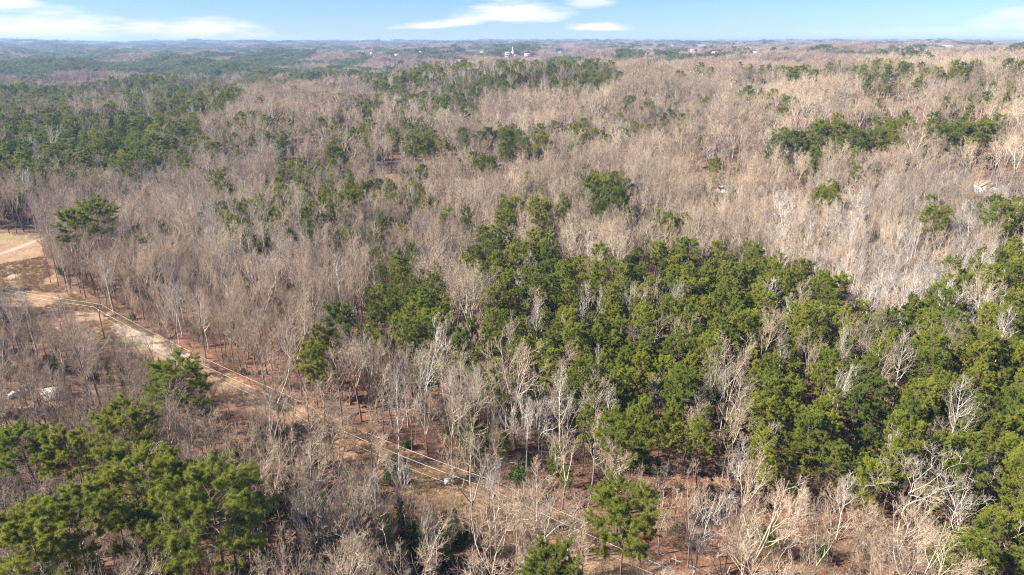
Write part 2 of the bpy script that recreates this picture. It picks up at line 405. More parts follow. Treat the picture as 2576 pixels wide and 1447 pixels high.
def instancer(name, label, cat, pos, rot, scl, var, protos, group=None):
    """one mass of stuff: points carrying instances of the given meshes"""
    me = bpy.data.meshes.new(name); me.vertices.add(len(pos)); me.vertices.foreach_set('co', np.asarray(pos, np.float32).ravel())
    a = me.attributes.new('rot', 'FLOAT_VECTOR', 'POINT'); a.data.foreach_set('vector', np.asarray(rot, np.float32).ravel())
    a = me.attributes.new('scl', 'FLOAT_VECTOR', 'POINT'); a.data.foreach_set('vector', np.asarray(scl, np.float32).ravel())
    a = me.attributes.new('var', 'INT', 'POINT'); a.data.foreach_set('value', np.asarray(var, np.int32))
    o = link(bpy.data.objects.new(name, me)); tag(o, label, cat, group, 'stuff')
    ng = bpy.data.node_groups.new(name, 'GeometryNodeTree')
    ng.interface.new_socket('Geometry', in_out='INPUT', socket_type='NodeSocketGeometry')
    ng.interface.new_socket('Geometry', in_out='OUTPUT', socket_type='NodeSocketGeometry')
    N, L = ng.nodes, ng.links
    gi = N.new('NodeGroupInput'); go = N.new('NodeGroupOutput'); jo = N.new('GeometryNodeJoinGeometry')
    def attr(nm, dt):
        x = N.new('GeometryNodeInputNamedAttribute'); x.data_type = dt; x.inputs[0].default_value = nm; return x.outputs[0]
    r, s, v = attr('rot', 'FLOAT_VECTOR'), attr('scl', 'FLOAT_VECTOR'), attr('var', 'INT')
    m2p = N.new('GeometryNodeMeshToPoints'); L.new(gi.outputs[0], m2p.inputs[0])
    for k, pr in enumerate(protos):
        objs = pr.first if isinstance(pr, Proto) else pr
        jj = N.new('GeometryNodeJoinGeometry')
        for ob in objs:
            oi = N.new('GeometryNodeObjectInfo'); oi.inputs['Object'].default_value = ob; oi.transform_space = 'ORIGINAL'
            L.new(oi.outputs['Geometry'], jj.inputs[0])
        g2i = N.new('GeometryNodeGeometryToInstance'); L.new(jj.outputs[0], g2i.inputs[0])
        cmp = N.new('FunctionNodeCompare'); cmp.data_type = 'INT'; cmp.operation = 'EQUAL'; L.new(v, cmp.inputs[2]); cmp.inputs[3].default_value = k
        ip = N.new('GeometryNodeInstanceOnPoints'); L.new(m2p.outputs[0], ip.inputs['Points']); L.new(cmp.outputs[0], ip.inputs['Selection'])
        L.new(g2i.outputs[0], ip.inputs['Instance']); L.new(r, ip.inputs['Rotation']); L.new(s, ip.inputs['Scale'])
        L.new(ip.outputs[0], jo.inputs[0])
    L.new(jo.outputs[0], go.inputs[0])
    md = o.modifiers.new('scatter', 'NODES'); md.node_group = ng
    return o

# ------------------------------------------------------------------ zones read off the photograph, as ground polygons
CORR = wpoly([(-260, 545), (-50, 585), (95, 595), (112, 650), (150, 722), (300, 795), (440, 866), (560, 940), (650, 985), (790, 1042), (1000, 1120), (1240, 1225),
              (1480, 1310), (1700, 1430), (1800, 1520), (1560, 1540), (1330, 1447), (1180, 1310), (1040, 1240), (920, 1172), (780, 1100), (650, 1040), (540, 978), (450, 940),
              (380, 915), (235, 905), (150, 840), (-50, 765), (-260, 700)])
YARD = wpoly([(-120, 965), (60, 962), (180, 980), (190, 1012), (100, 1030), (-120, 1040)])
LAWN = wpoly([(-200, 1065), (45, 1070), (55, 1105), (-200, 1125)])
LAWN2 = wpoly([(-200, 880), (20, 890), (40, 930), (-200, 950)])
REDF = wpoly([(1000, 1110), (1180, 1100), (1420, 1150), (1900, 1210), (2300, 1330), (2200, 1500), (1750, 1500), (1480, 1330), (1240, 1240)])
REDL = wpoly([(420, 850), (800, 860), (1060, 1010), (1100, 1130), (900, 1085), (640, 975)])
def pz(pts): return wpoly(pts, 11.0)
PINE_DENSE = [
    (.86, pz([(1180, 590), (1290, 590), (1420, 640), (1560, 650), (1690, 640), (1800, 660), (1900, 650), (2010, 690), (2120, 725), (2200, 790), (2330, 770), (2400, 690),
              (2480, 650), (2700, 630), (2900, 1447), (2800, 1700), (2560, 1600), (2500, 1400), (2420, 1300), (2300, 1235), (2120, 1190), (1980, 1260), (1900, 1220), (1700, 1160), (1560, 1120), (1420, 1040),
              (1280, 990), (1130, 950), (1070, 910), (1110, 820), (1200, 815), (1235, 750), (1185, 660)])),
    (.97, pz([(780, 880), (870, 770), (960, 720), (1060, 700), (1140, 790), (1090, 880), (1000, 880), (900, 850), (820, 930)])),
    (.75, pz([(930, 640), (1060, 640), (1070, 710), (950, 720)])),
    (.72, pz([(-300, 190), (250, 190), (600, 175), (610, 280), (480, 330), (520, 370), (430, 420), (330, 470), (200, 475), (80, 510), (-300, 560)])),
    (.93, pz([(150, 310), (480, 310), (500, 360), (380, 410), (0, 470), (-200, 470), (-200, 360)])),
    (.72, pz([(700, 185), (1380, 150), (1560, 205), (1560, 250), (1290, 235), (1230, 270), (1130, 310), (1000, 300), (950, 240), (860, 190)])),
    (.9, pz([(1540, 152), (1760, 150), (1860, 165), (1640, 178)])), (.9, pz([(1830, 172), (2020, 178), (2030, 212), (1880, 198)])),
    (.85, pz([(600, 170), (690, 170), (690, 182), (600, 184)])),
    (.95, pz([(1930, 400), (2060, 310), (2180, 325), (2180, 385), (2060, 430), (1980, 430)])), (.95, pz([(2195, 345), (2260, 300), (2460, 308), (2505, 345), (2490, 385), (2220, 375)])),
    (.95, pz([(1465, 450), (1560, 460), (1578, 550), (1500, 560), (1465, 500)])), (.85, pz([(1325, 508), (1410, 505), (1410, 560), (1330, 560)])),
    (.9, pz([(1250, 325), (1300, 325), (1310, 390), (1250, 385)])), (.8, pz([(1330, 330), (1400, 350), (1400, 400), (1340, 390)])), (.9, pz([(1005, 345), (1075, 345), (1070, 385), (1010, 385)])),
    (.9, pz([(850, 485), (905, 490), (900, 525), (855, 525)])), (.9, pz([(930, 475), (1000, 480), (990, 515), (930, 510)])), (.9, pz([(670, 485), (730, 490), (725, 510), (670, 508)])),
    (.9, pz([(1195, 395), (1265, 395), (1260, 440), (1200, 440)])), (.8, pz([(1380, 390), (1420, 400), (1410, 440), (1370, 430)])), (.95, pz([(2045, 480), (2115, 480), (2115, 530), (2045, 530)])),
    (.95, pz([(2325, 525), (2385, 525), (2380, 580), (2330, 575)])), (.95, pz([(2475, 520), (2560, 525), (2560, 590), (2480, 580)])), (.9, pz([(1790, 395), (1840, 395), (1835, 470), (1780, 470)])),
    (.9, pz([(2390, 180), (2450, 180), (2440, 230), (2390, 225)])), (.9, pz([(2480, 160), (2575, 165), (2575, 200), (2490, 210)])), (.85, pz([(1840, 245), (1920, 245), (1915, 275), (1840, 270)])),
    (.8, pz([(2170, 195), (2240, 195), (2240, 225), (2170, 222)])), (.8, pz([(2250, 120), (2330, 150), (2340, 170), (2260, 165)])), (.8, pz([(320, 595), (420, 600), (420, 640), (325, 640)])),
    (.6, pz([(500, 540), (860, 540), (880, 620), (740, 640), (520, 590)])), (.75, pz([(800, 390), (860, 390), (870, 450), (810, 450)])), (.5, pz([(600, 340), (760, 330), (740, 400), (620, 390)])),
    (.2, pz([(380, 290), (900, 250), (1320, 330), (1330, 600), (900, 640), (600, 560), (420, 480)])), (.3, pz([(560, 190), (960, 180), (960, 320), (620, 330)])), (.13, pz([(1330, 260), (2575, 200), (2575, 300), (1800, 330), (1330, 420)])),
    (.85, pz([(2400, 1290), (2700, 1250), (2900, 1700), (2500, 1650), (2420, 1420)])), (.35, pz([(1140, 520), (1320, 520), (1330, 600), (1150, 600)])), (.7, pz([(1640, 540), (1700, 540), (1700, 590), (1640, 585)])),
]
PALE = [(.42, pz([(1850, 520), (2575, 430), (2800, 600), (2575, 690), (2420, 700), (2330, 780), (2200, 800), (2100, 730), (1990, 690), (1880, 640)])),
        (.85, pz([(2380, 640), (2575, 620), (2575, 790), (2400, 790)])), (.85, pz([(2130, 640), (2330, 640), (2330, 800), (2140, 800)])), (.3, pz([(1080, 900), (1900, 950), (1900, 1200), (1300, 1150), (1000, 1050)])),
        (.2, pz([(500, 1150), (1100, 1150), (1100, 1500), (450, 1500)])), (.16, pz([(1700, 1150), (2500, 1200), (2600, 1600), (1700, 1600)])), (.3, pz([(0, 400), (700, 380), (900, 700), (600, 700), (0, 560)]))]

HILL = [(_d * math.sin(_a), _d * math.cos(_a)) for _d, _a in ((1400, -.155), (1400, -.065), (1570, -.075), (1570, -.15))]
# ------------------------------------------------------------------ ground sheet
def build_ground():
    rng = np.random.default_rng(3)
    azs = np.concatenate([np.linspace(-math.pi, -.95, 26)[:-1], np.linspace(-.95, .95, 230), np.linspace(.95, math.pi, 26)[1:]])[:-1]
    rs = np.concatenate([[.01], np.geomspace(12, 13000, 400)])
    A, Rr = np.meshgrid(azs, rs); x = Rr * np.sin(A); y = Rr * np.cos(A)
    z = height(x, y); na = len(azs); nr = len(rs)
    V = np.stack([x, y, z], -1).reshape(-1, 3)
    i = np.arange(nr - 1)[:, None] * na; k = np.arange(na)[None]; k2 = (k + 1) % na
    q = np.stack([i + k, i + na + k, i + na + k2, i + k2], -1).reshape(-1, 4)
    T = np.concatenate([q[:, [0, 1, 2]], q[:, [0, 2, 3]]])
    t = NT('forest_floor'); b = t.n('ShaderNodeBsdfPrincipled'); b.inputs['Roughness'].default_value = .95; b.inputs['Specular IOR Level'].default_value = .1
    tcn = t.n('ShaderNodeTexCoord').outputs['Object']
    at = t.n('ShaderNodeAttribute', attribute_name='zone'); sp = t.n('ShaderNodeSeparateColor'); t.t.links.new(at.outputs['Color'], sp.inputs[0])
    big = t.noise(tcn, .035, 4); mid = t.noise(tcn, .22, 5, .6); fine = t.noise(tcn, 1.7, 5, .7)
    litter = t.mix(t.ramp(mid, .3, .7), (.123, .070, .043), (.221, .135, .086))
    red = t.mix(t.ramp(mid, .35, .65), (.164, .075, .045), (.254, .135, .086))
    c = t.mix(t.math('MULTIPLY', sp.outputs[2], t.ramp(big, .25, .55), clamp=True), litter, red)
    grass = t.mix(t.ramp(mid, .3, .7), (.232, .140, .080), (.344, .232, .144)); grass = t.mix(t.ramp(big, .55, .7), grass, (.216, .208, .080))
    grass = t.mix(t.ramp(big, .42, .3), grass, (.34, .18, .10))
    edge = t.math('ADD', sp.outputs[0], t.math('MULTIPLY', t.math('SUBTRACT', mid, .5), .9))
    c = t.mix(t.ramp(edge, .35, .65), c, grass)
    c = t.mix(t.ramp(t.math('ADD', sp.outputs[1], t.math('MULTIPLY', t.math('SUBTRACT', mid, .5), .6)), .4, .6), c, t.mix(fine, (.22, .23, .10), (.30, .31, .15)))
    c = t.mix(t.ramp(fine, .3, .75), t.scale(c, .45), t.scale(c, 1.45))
    t.put(b.inputs['Base Color'], c)
    bp = t.n('ShaderNodeBump'); bp.inputs['Strength'].default_value = .6; bp.inputs['Distance'].default_value = .25; t.put(bp.inputs['Height'], fine); t.t.links.new(bp.outputs[0], b.inputs['Normal'])
    t.t.links.new(b.outputs[0], t.out.inputs[0])
    me = mesh_tris('ground', V, T, t.m)
    X, Y = V[:, 0], V[:, 1]
    zone = np.zeros((len(V), 4), np.float32); zone[:, 3] = 1
    zone[:, 0] = inpoly(X, Y, CORR) | inpoly(X, Y, YARD)
    zone[:, 1] = inpoly(X, Y, LAWN) | inpoly(X, Y, LAWN2)
    zone[:, 2] = np.clip(2.0 * inpoly(X, Y, HILL) + inpoly(X, Y, REDF) * 1.3 + inpoly(X, Y, REDL) * 1.1 + .45 * (np.hypot(X, Y) < 260), 0, 1.3)
    a = me.color_attributes.new('zone', 'FLOAT_COLOR', 'POINT'); a.data.foreach_set('color', zone.ravel())
    me.polygons.foreach_set('use_smooth', np.ones(len(T), bool))
    tag(link(bpy.data.objects.new('ground', me)), 'leaf-strewn red-brown forest floor over rolling land', None, None, 'structure')
build_ground()

def strip(name, label, pix, width, mat, dz=.05):
    """a path or road laid on the ground along pixels of the photograph"""
    P = np.array([unproject(a, b) for a, b in pix]); seg = []
    for a, b in zip(P[:-1], P[1:]):
        n = max(2, int(np.linalg.norm(b - a) / 2)); seg.append(a + (b - a) * np.linspace(0, 1, n, endpoint=False)[:, None])
    C = np.concatenate(seg + [P[-1:]]); k = np.ones(9) / 9
    Cp = np.concatenate([np.repeat(C[:1], 4, 0), C, np.repeat(C[-1:], 4, 0)]); C = np.stack([np.convolve(Cp[:, i], k, 'valid') for i in (0, 1)], 1)
    D = norm(np.gradient(C, axis=0)); Nn = np.stack([-D[:, 1], D[:, 0]], 1); rng = np.random.default_rng(5)
    rows = []
    for s in np.linspace(-.5, .5, 5):
        w = width * (1 + .25 * vnoise(C[:, 0], C[:, 1] + 50 * s, 5, 3))
        q = C + Nn * (s * w)[:, None]; rows.append(np.column_stack([q, height(q[:, 0], q[:, 1]) + dz]))
    V = np.stack(rows, 1).reshape(-1, 3); n = len(C); i = np.arange(n - 1)[:, None] * 5; kk = np.arange(4)[None]
    q = np.stack([i + kk, i + kk + 5, i + kk + 6, i + kk + 1], -1).reshape(-1, 4)
    o = link(bpy.data.objects.new(name, mesh_tris(name, V, np.concatenate([q[:, [0, 1, 2]], q[:, [0, 2, 3]]]), mat))); tag(o, label, None, None, 'structure'); return o
M['dirt'] = mat_plain('pale_dirt', (.315, .239, .170), .95, 0, .16, .5)
M['asphalt'] = mat_plain('pale_road', (.30, .29, .30), .9, 0, .1, .2)
strip('dirt_path', 'pale dirt track crossing the tan clearing', [(-60, 655), (0, 641), (50, 623), (95, 603), (120, 596)], 3.0, M['dirt'])
strip('dirt_path', 'narrow worn dirt trail running down the clearing', [(20, 665), (28, 690), (33, 715), (55, 745)], 1.8, M['dirt'], .07)
strip('dirt_path', 'wide bare track along the power line clearing', [(285, 812), (350, 850), (430, 885), (470, 908)], 4.2, M['dirt'], .06)

# ------------------------------------------------------------------ tree models
GB = ['bark_grey', 'limb', 'twig']; PB = ['bark_pale', 'bark_pale', 'twig_pale']
BARE = [mk_bare('bare_a', GB, seed=11, H=21, base=.45, spread=.26, n1=15), mk_bare('bare_b', GB, seed=12, H=19, base=.42, spread=.24, n1=16, up=.2),
        mk_bare('bare_c', GB, seed=13, H=22, base=.38, spread=.30, n1=18, forks=3, ang=(30, 58)), mk_bare('bare_d', GB, seed=14, H=17, base=.35, spread=.27, n1=15, up=.24, ang=(25, 45)),
        mk_bare('bare_e', GB, seed=15, H=20, base=.34, spread=.27, n1=20, forks=4, ang=(28, 60)), mk_bare('bare_f', GB, seed=16, H=14, base=.3, spread=.27, n1=14, up=.26, ang=(25, 45))]
PALEB = [mk_bare('pale_a', PB, seed=21, H=20, base=.4, spread=.25, n1=15, up=.2, ang=(30, 50), tw=1.1), mk_bare('pale_b', PB, seed=22, H=21, base=.34, spread=.26, n1=18, forks=3, ang=(25, 55), tw=1.1),
         mk_bare('pale_c', PB, seed=23, H=17, base=.32, spread=.25, n1=15, up=.26, ang=(22, 42), tw=1.1), mk_bare('pale_d', PB, seed=24, H=19, base=.3, spread=.30, n1=22, forks=4, wob=.11, n3=6, n4=4, r0=.17)]
NB = ['bark_pine', 'bark_pine', 'needle']; NO = ['bark_pine', 'bark_pine', 'needle_old']
PINE = [mk_pine('pine_a', NB, seed=31, H=17, cb=.45, rad=3.0, nb=46), mk_pine('pine_b', NB, seed=32, H=16, cb=.4, rad=2.7, nb=48, round_=.45), mk_pine('pine_c', NB, seed=33, H=18, cb=.5, rad=3.3, nb=44, round_=.6),
        mk_pine('pine_d', NB, seed=34, H=15, cb=.35, rad=2.8, nb=50, round_=.35), mk_pine('pine_e', NB, seed=35, H=17.5, cb=.52, rad=3.1, nb=38, round_=.5, sparse=.25)]
OLD = [mk_pine('oldpine_a', NO, seed=41, H=24, cb=.52, rad=7.2, nb=54, nsub=11, K=40, ln=.50, w=.038, round_=.5, pads=True, r0=.30), mk_pine('oldpine_b', NO, seed=42, H=25, cb=.58, rad=6.8, nb=46, nsub=11, K=40, ln=.50, w=.038, round_=.55, pads=True, r0=.30, sparse=.2),
       mk_pine('oldpine_c', NO, seed=43, H=26, cb=.62, rad=6.2, nb=42, nsub=11, K=40, ln=.50, w=.038, round_=.6, pads=True, r0=.30, sparse=.15)]

# ------------------------------------------------------------------ hand-placed trees (crown top pixel, or foot pixel)
RNG = random.Random(7)
TAKEN = []      # (x, y, radius) kept clear of scattered trees
def put_tree(kind, proto, px, py, H, label, by='top', width=None, name=None, cat=None, group=None, keep=3.0):
    x, y = unproject(px, py, H if by == 'top' else 0.0)
    hp = {'pine': [17, 16, 18, 15, 17.5], 'old': [24, 25, 26], 'bare': [21, 19, 22, 17, 20, 14], 'pale': [20, 21, 17, 19]}[kind][proto]
    pr = {'pine': PINE, 'old': OLD, 'bare': BARE, 'pale': PALEB}[kind][proto]
    s = H / hp; w = s * (width or 1.0)
    nm = name or {'pine': 'pine_tree', 'old': 'pine_tree', 'bare': 'bare_tree', 'pale': 'pale_bare_tree'}[kind]
    ct = cat or {'pine': 'pine tree', 'old': 'pine tree', 'bare': 'bare tree', 'pale': 'pale bare tree'}[kind]
    TAKEN.append((x, y, keep)); 
    return pr.place(nm, (x, y, float(height(x, y))), RNG.random() * 6.28, (w, w, s), label, ct, group)

GP = 'old spreading pines'
put_tree('old', 0, 445, 918, 20, 'airy blue-green old pine beside the power line clearing', width=1.15, group=GP, keep=6)
put_tree('old', 1, 300, 1035, 22, 'broad dark green pine behind the bright yellow-green pine', width=1.0, group=GP, keep=6)
put_tree('old', 2, 45, 1090, 20, 'dark spreading pine near the yard, seen against brown brush', width=1.0, group=GP, keep=5)
put_tree('old', 2, 155, 1100, 20, 'thin-crowned pine standing over brown brush below the white shed', width=.95, group=GP, keep=5)
put_tree('old', 0, 320, 1155, 24, 'bright yellow-green broad pine with domed crown', width=.95, group=GP, keep=6)
put_tree('old', 1, 455, 1185, 21, 'smaller dark pine beside black hollow in the brush', width=.8, group=GP, keep=5)
put_tree('old', 0, 530, 1222, 25, 'large round-topped green pine above grey bare branches', width=1.1, group=GP, keep=7)
put_tree('old', 1, 175, 1262, 23, 'bright green pine leaning into its wide neighbour', width=1.1, group=GP, keep=6)
put_tree('old', 2, 70, 1320, 23, 'wide low bright green pine beside grey bare branches', width=1.15, group=GP, keep=6)
put_tree('pine', 3, 360, 1300, 20, 'small lime green pine between two grey bare trees', width=1.0, keep=4)
put_tree('old', 2, 182, 540, 26, 'tall clear-trunked pine at the edge of the tan clearing', width=1.05, group=GP, keep=6)
put_tree('old', 1, 236, 512, 27, 'tallest pine beside the tan clearing, in a tight pair', width=1.0, group=GP, keep=6)
put_tree('old', 2, 1565, 1052, 21, 'lone spreading pine in front of the dense pine stand', width=1.05, group=GP, keep=5)
put_tree('old', 1, 1575, 1243, 22, 'yellow-topped pine standing on red bare ground', width=.95, group=GP, keep=5)
put_tree('old', 0, 1395, 1405, 19, 'low pine top in front of white bare trees', width=.8, group=GP, keep=5)
put_tree('pine', 3, 1262, 1088, 9, 'small young pine on the red forest floor beside ivy-hung trunks', keep=3)
put_tree('pine', 1, 1393, 1112, 11, 'slim young pine among bare grey saplings', keep=3)
put_tree('pine', 3, 1422, 1175, 7, 'short pale green pine sapling on red floor', keep=3)
put_tree('pine', 1, 1945, 1310, 9, 'narrow yellow-green pine sapling among white bare trunks', keep=3)
put_tree('pine', 3, 755, 735, 10, 'small bright pine alone in the grey bare wood', keep=3)
put_tree('pine', 3, 2132, 428, 15, 'slim lime green tree beside a wide fan-shaped bare tree', width=.55, keep=4)
put_tree('old', 2, 850, 775, 20, 'leftmost tall pine at the corner of the pine stand', width=.9, group=GP, keep=5)
for px, py in ((1490, 452), (1545, 478), (1355, 508)):
    put_tree('old', (px // 7) % 3, px, py, 24, 'dark old pine in a clump rising from pale bare woods', width=.9, group='pines of the clump in the bare woods', keep=5)
for px, py in ((1272, 328), (1228, 398), (1035, 345), (875, 488), (1360, 345)):
    put_tree('old', (px // 7) % 3, px, py, 24, 'lone dark pine rising above tan bare woods', width=.9, group='lone pines in the tan woods', keep=5)
for px, py in ((1960, 350), (2005, 335), (2060, 318), (2110, 308), (2155, 330), (2210, 330), (2260, 305), (2310, 318), (2365, 320), (2415, 315), (2475, 312)):
    put_tree('old', (px // 7) % 3, px, py, 24, 'dark rounded pine in the row behind the white trailers', width=1.0, group='pines in the row behind the trailers', keep=5)
for px, py in ((2080, 480), (2360, 527), (2520, 520)):
    put_tree('old', (px // 7) % 3, px, py, 22, 'single round pine poking out of whitish bare woods', width=1.0, group='single pines in whitish woods', keep=5)

GW = 'white-barked bare trees'
put_tree('pale', 3, 2252, 1362, 23, 'big white-barked tree with spreading limbs before the green pines', 'base', .95, group=GW, keep=5)
put_tree('pale', 0, 2102, 1358, 15, 'white-barked tree with level side branches on red floor', 'base', 1.0, group=GW, keep=4)
put_tree('pale', 3, 2385, 1425, 19, 'many-stemmed white tree with a long limb reaching sideways', 'base', 1.1, group=GW, keep=5)
put_tree('pale', 0, 1838, 1290, 18, 'slim white-barked tree against the edge of the pine stand', 'base', .85, group=GW, keep=4)
put_tree('pale', 3, 1372, 1400, 15, 'low spreading bleached tree on the tan clearing', 'base', 1.0, group=GW, keep=4)
put_tree('pale', 3, 1428, 1405, 15, 'bleached white tree behind the low pine top', 'base', 1.0, group=GW, keep=4)
put_tree('pale', 0, 1005, 1220, 27, 'tall slender pale tree crossing the power lines', 'base', .7, group=GW, keep=4)
put_tree('pale', 1, 1022, 1330, 17, 'forked grey tree with ivy at its foot by the power line', 'base', .9, group=GW, keep=4)
for px, py, h in ((1135, 912, 19), (1185, 905, 20), (1015, 878, 20), (920, 835, 20), (1540, 960, 18), (1430, 975, 16), (1770, 945, 18), (1330, 930, 15)):
    put_tree('pale', (px // 5) % 3, px, py, h, 'pale grey bare tree along the ragged front of the pine stand', group='pale trees along the pine stand', keep=3.5)
for px, py, h in ((1510, 715, 17), (1655, 738, 15), (1300, 672, 17), (2540, 765, 22), (2240, 690, 20), (2200, 700, 20), (2455, 700, 19), (2275, 835, 15), (2480, 990, 14), (2500, 1120, 16), (1245, 1000, 15), (1105, 640, 18)):
    put_tree('pale', (px // 5) % 4, px, py, h, 'whitish bare tree sticking out between green pines', group='whitish trees among the pines', keep=3.5)
put_tree('bare', 4, 212, 905, 19, 'gnarled grey tree with broken limbs beside the utility pole', 'base', .7, keep=4)
for px, py in ((128, 712), (148, 722), (172, 742)):
    put_tree('bare', 0, px, py, 21, 'thin dark leaning trunk at the edge of the tan clearing', 'base', .55, group='thin trunks by the clearing', keep=3)
for px, py, k in ((45, 925, 2), (85, 940, 4), (130, 955, 0), (20, 980, 4), (165, 985, 2), (215, 965, 1), (105, 1035, 4), (250, 1000, 2)):
    put_tree('bare', k, px, py, 19, 'large grey bare tree standing around the brushy yard', 'base', 1.05, group='bare trees around the yard', keep=3)
put_tree('bare', 2, 2165, 460, 19, 'wide fan-shaped bare tree standing near the white trailers', 'base', 1.25, keep=5)

# ------------------------------------------------------------------ scattered woods
def candidates(d0, d1, sp, seed, azm=.80):
    rng = np.random.default_rng(seed); n = int(d1 / sp) + 2
    gx, gy = np.meshgrid(np.arange(-n, n + 1), np.arange(0, n + 1)); x = (gx + .5 * (gy % 2)) * sp; y = gy * sp * .9
    x = x + rng.uniform(-.42, .42, x.shape) * sp; y = y + rng.uniform(-.42, .42, x.shape) * sp
    x, y = x.ravel(), y.ravel(); d = np.hypot(x, y); k = (d >= d0) & (d < d1) & (np.abs(np.arctan2(x, y)) < azm)
    return x[k], y[k]
HOUSE_CLEAR = []      # filled below: (x, y, r)
def house_spot(px, py, r, h=0.0):
    x, y = unproject(px, py, h); HOUSE_CLEAR.append((x, y, r)); return x, y
POOL = house_spot(1062, 1402, 4.0); SHED = house_spot(147, 1000, 5); CAR1 = house_spot(48, 996, 3.5); TRAIL = house_spot(72, 978, 3.5); CORNER = house_spot(-40, 905, 8)
HB = [house_spot(1755, 462, 9, 3.0), house_spot(1835, 470, 9, 3.0), house_spot(2525, 470, 10, 5.0), house_spot(2490, 488, 6, 2.0), house_spot(2400, 452, 7, 5.0), house_spot(1162, 425, 8, 4.0)]
xa, ya = candidates(62, 430, 4.75, 101); xb, yb = candidates(430, 1080, 6.8, 102)
X = np.concatenate([xa, xb]); Y = np.concatenate([ya, yb]); N = len(X); D = np.hypot(X, Y)
rng = np.random.default_rng(55)
keep = ~inpoly(X, Y, CORR) & ~inpoly(X, Y, YARD) & ~inpoly(X, Y, LAWN) & ~inpoly(X, Y, LAWN2)
for (tx, ty, r) in TAKEN + HOUSE_CLEAR: keep &= np.hypot(X - tx, Y - ty) > r
for (tx, ty, r) in HOUSE_CLEAR:      # a sight line to the houses, as the photograph shows them
    dd = math.hypot(tx, ty); ux, uy = tx / dd, ty / dd; al = X * ux + Y * uy; ac = np.abs(X * uy - Y * ux)
    keep &= ~((al > dd - (22 if dd > 250 else 10)) & (al < dd) & (ac < r * .9))
VIEW = [(.85, [(-40, 590), (95, 598), (150, 722), (300, 798), (440, 868), (500, 905), (470, 925), (380, 905), (235, 895), (215, 840), (130, 745), (-40, 715)]),
        (.55, [(500, 905), (800, 1040), (1000, 1120), (1240, 1220), (1200, 1260), (960, 1200), (700, 1090), (520, 985)]), (.5, [(1000, 1210), (1240, 1225), (1500, 1320), (1500, 1420), (1330, 1447), (1150, 1447), (1000, 1300)]),
        (.25, [(0, 960), (200, 970), (200, 1030), (0, 1050)]), (.35, [(1740, 395), (1860, 390), (1860, 435), (1740, 435)])]
for f_, pl in VIEW:
    hit = np.zeros(N, bool)
    for hh in (3, 7, 11, 15, 18):
        qx, qy = project(X, Y, height(X, Y) + hh); hit |= inpoly(qx, qy, pl)
    keep &= ~(hit & (rng.random(N) < f_))
bxp, byp = project(X, Y, height(X, Y))
redz = inpoly(X, Y, REDF) & (byp > 1220); belowz = byp > np.interp(bxp, [0, 230, 380, 540, 760, 1030, 1330, 1560], [765, 905, 915, 1000, 1150, 1290, 1447, 1540])
keep &= ~(belowz & (bxp < 1560) & (rng.random(N) < np.where((byp > 1230) & (bxp > 430), .0, .04)))
openness = vnoise(X, Y, 38, 4); creek = np.abs(vnoise(X, Y, 95, 14) - .5) < .022; keep &= ~(creek & (D > 210) & (rng.random(N) < .85))
red = inpoly(X, Y, REDF); keep &= ~(red & (rng.random(N) < np.where(X > 20, .38, .15))); keep &= ~(inpoly(X, Y, REDL) & (rng.random(N) < .0))
keep &= ~((openness < .18) & (rng.random(N) < .6))
pp = np.zeros(N)
Xw = X + (vnoise(X, Y, 17, 71) - .5) * 15 + rng.normal(0, 2.0, N); Yw = Y + (vnoise(X, Y, 17, 72) - .5) * 15 + rng.normal(0, 2.0, N)
for p, poly in PINE_DENSE: pp = np.where(inpoly(Xw, Yw, poly), np.maximum(pp, p), pp)
nz = vnoise(X, Y, 14, 9); pp = np.where(pp > 0, np.clip(pp + (nz - .5) * .55 * (pp < .92) * (pp > .32), 0, 1), 0)
pp = np.where((pp == 0) & (vnoise(X, Y, 60, 12) > .74) & (D > 420), .5, pp); pp = np.where((pp > 0) & (pp < .32), np.where(vnoise(X, Y, 24, 44) > .58, pp * 2.6, pp * .15), pp); pp = np.where(pp == 0, .012, pp)
wpale = np.zeros(N)
for p, poly in PALE: wpale = np.where(inpoly(X, Y, poly), np.maximum(wpale, p), wpale)
wpale = np.where(wpale == 0, .07, wpale); wpale = np.where(pp > .6, np.maximum(wpale, .45), wpale)
keep &= ~((pp > .88) & (D < 430) & (rng.random(N) < .13)); isp = rng.random(N) < pp; ispale = ~isp & (rng.random(N) < wpale)
# front of the wood along the clearing, lower left: older pines mixed in
lowleft = (X < -5) & (D < 150)
X, Y, D, isp, ispale, belowz, redz = X[keep], Y[keep], D[keep], isp[keep], ispale[keep], belowz[keep], redz[keep]; N = len(X)
Z = height(X, Y)
scale = rng.uniform(.78, 1.12, N); scale = np.where(isp, rng.uniform(.7, 1.2, N), scale); scale = np.where(belowz & ~isp, scale * .95, scale); sap = redz & ~isp & (rng.random(N) < .6); scale = np.where(sap, scale * .6, scale)
scale = scale * np.where(rng.random(N) < .18, .7, 1.0); scale = scale * np.where(D > 430, 1.08, 1.0); age = vnoise(X, Y, 46, 63) * .65 + vnoise(X, Y, 18, 64) * .35; scale = np.where(isp, scale, scale * (.82 + .52 * age))
rotz = rng.random(N) * 6.28
var = rng.integers(0, 1000, N)
wid = rng.uniform(.68, 1.12, N) * np.where(D > 430, 1.25, 1.0); wid = np.where(isp, np.clip(wid, .8, 1.2), wid)
cxp, cyp = project(X, Y, Z + 12); inview = (cxp > -40) & (cxp < PW + 40) & (cyp < PH + 110)

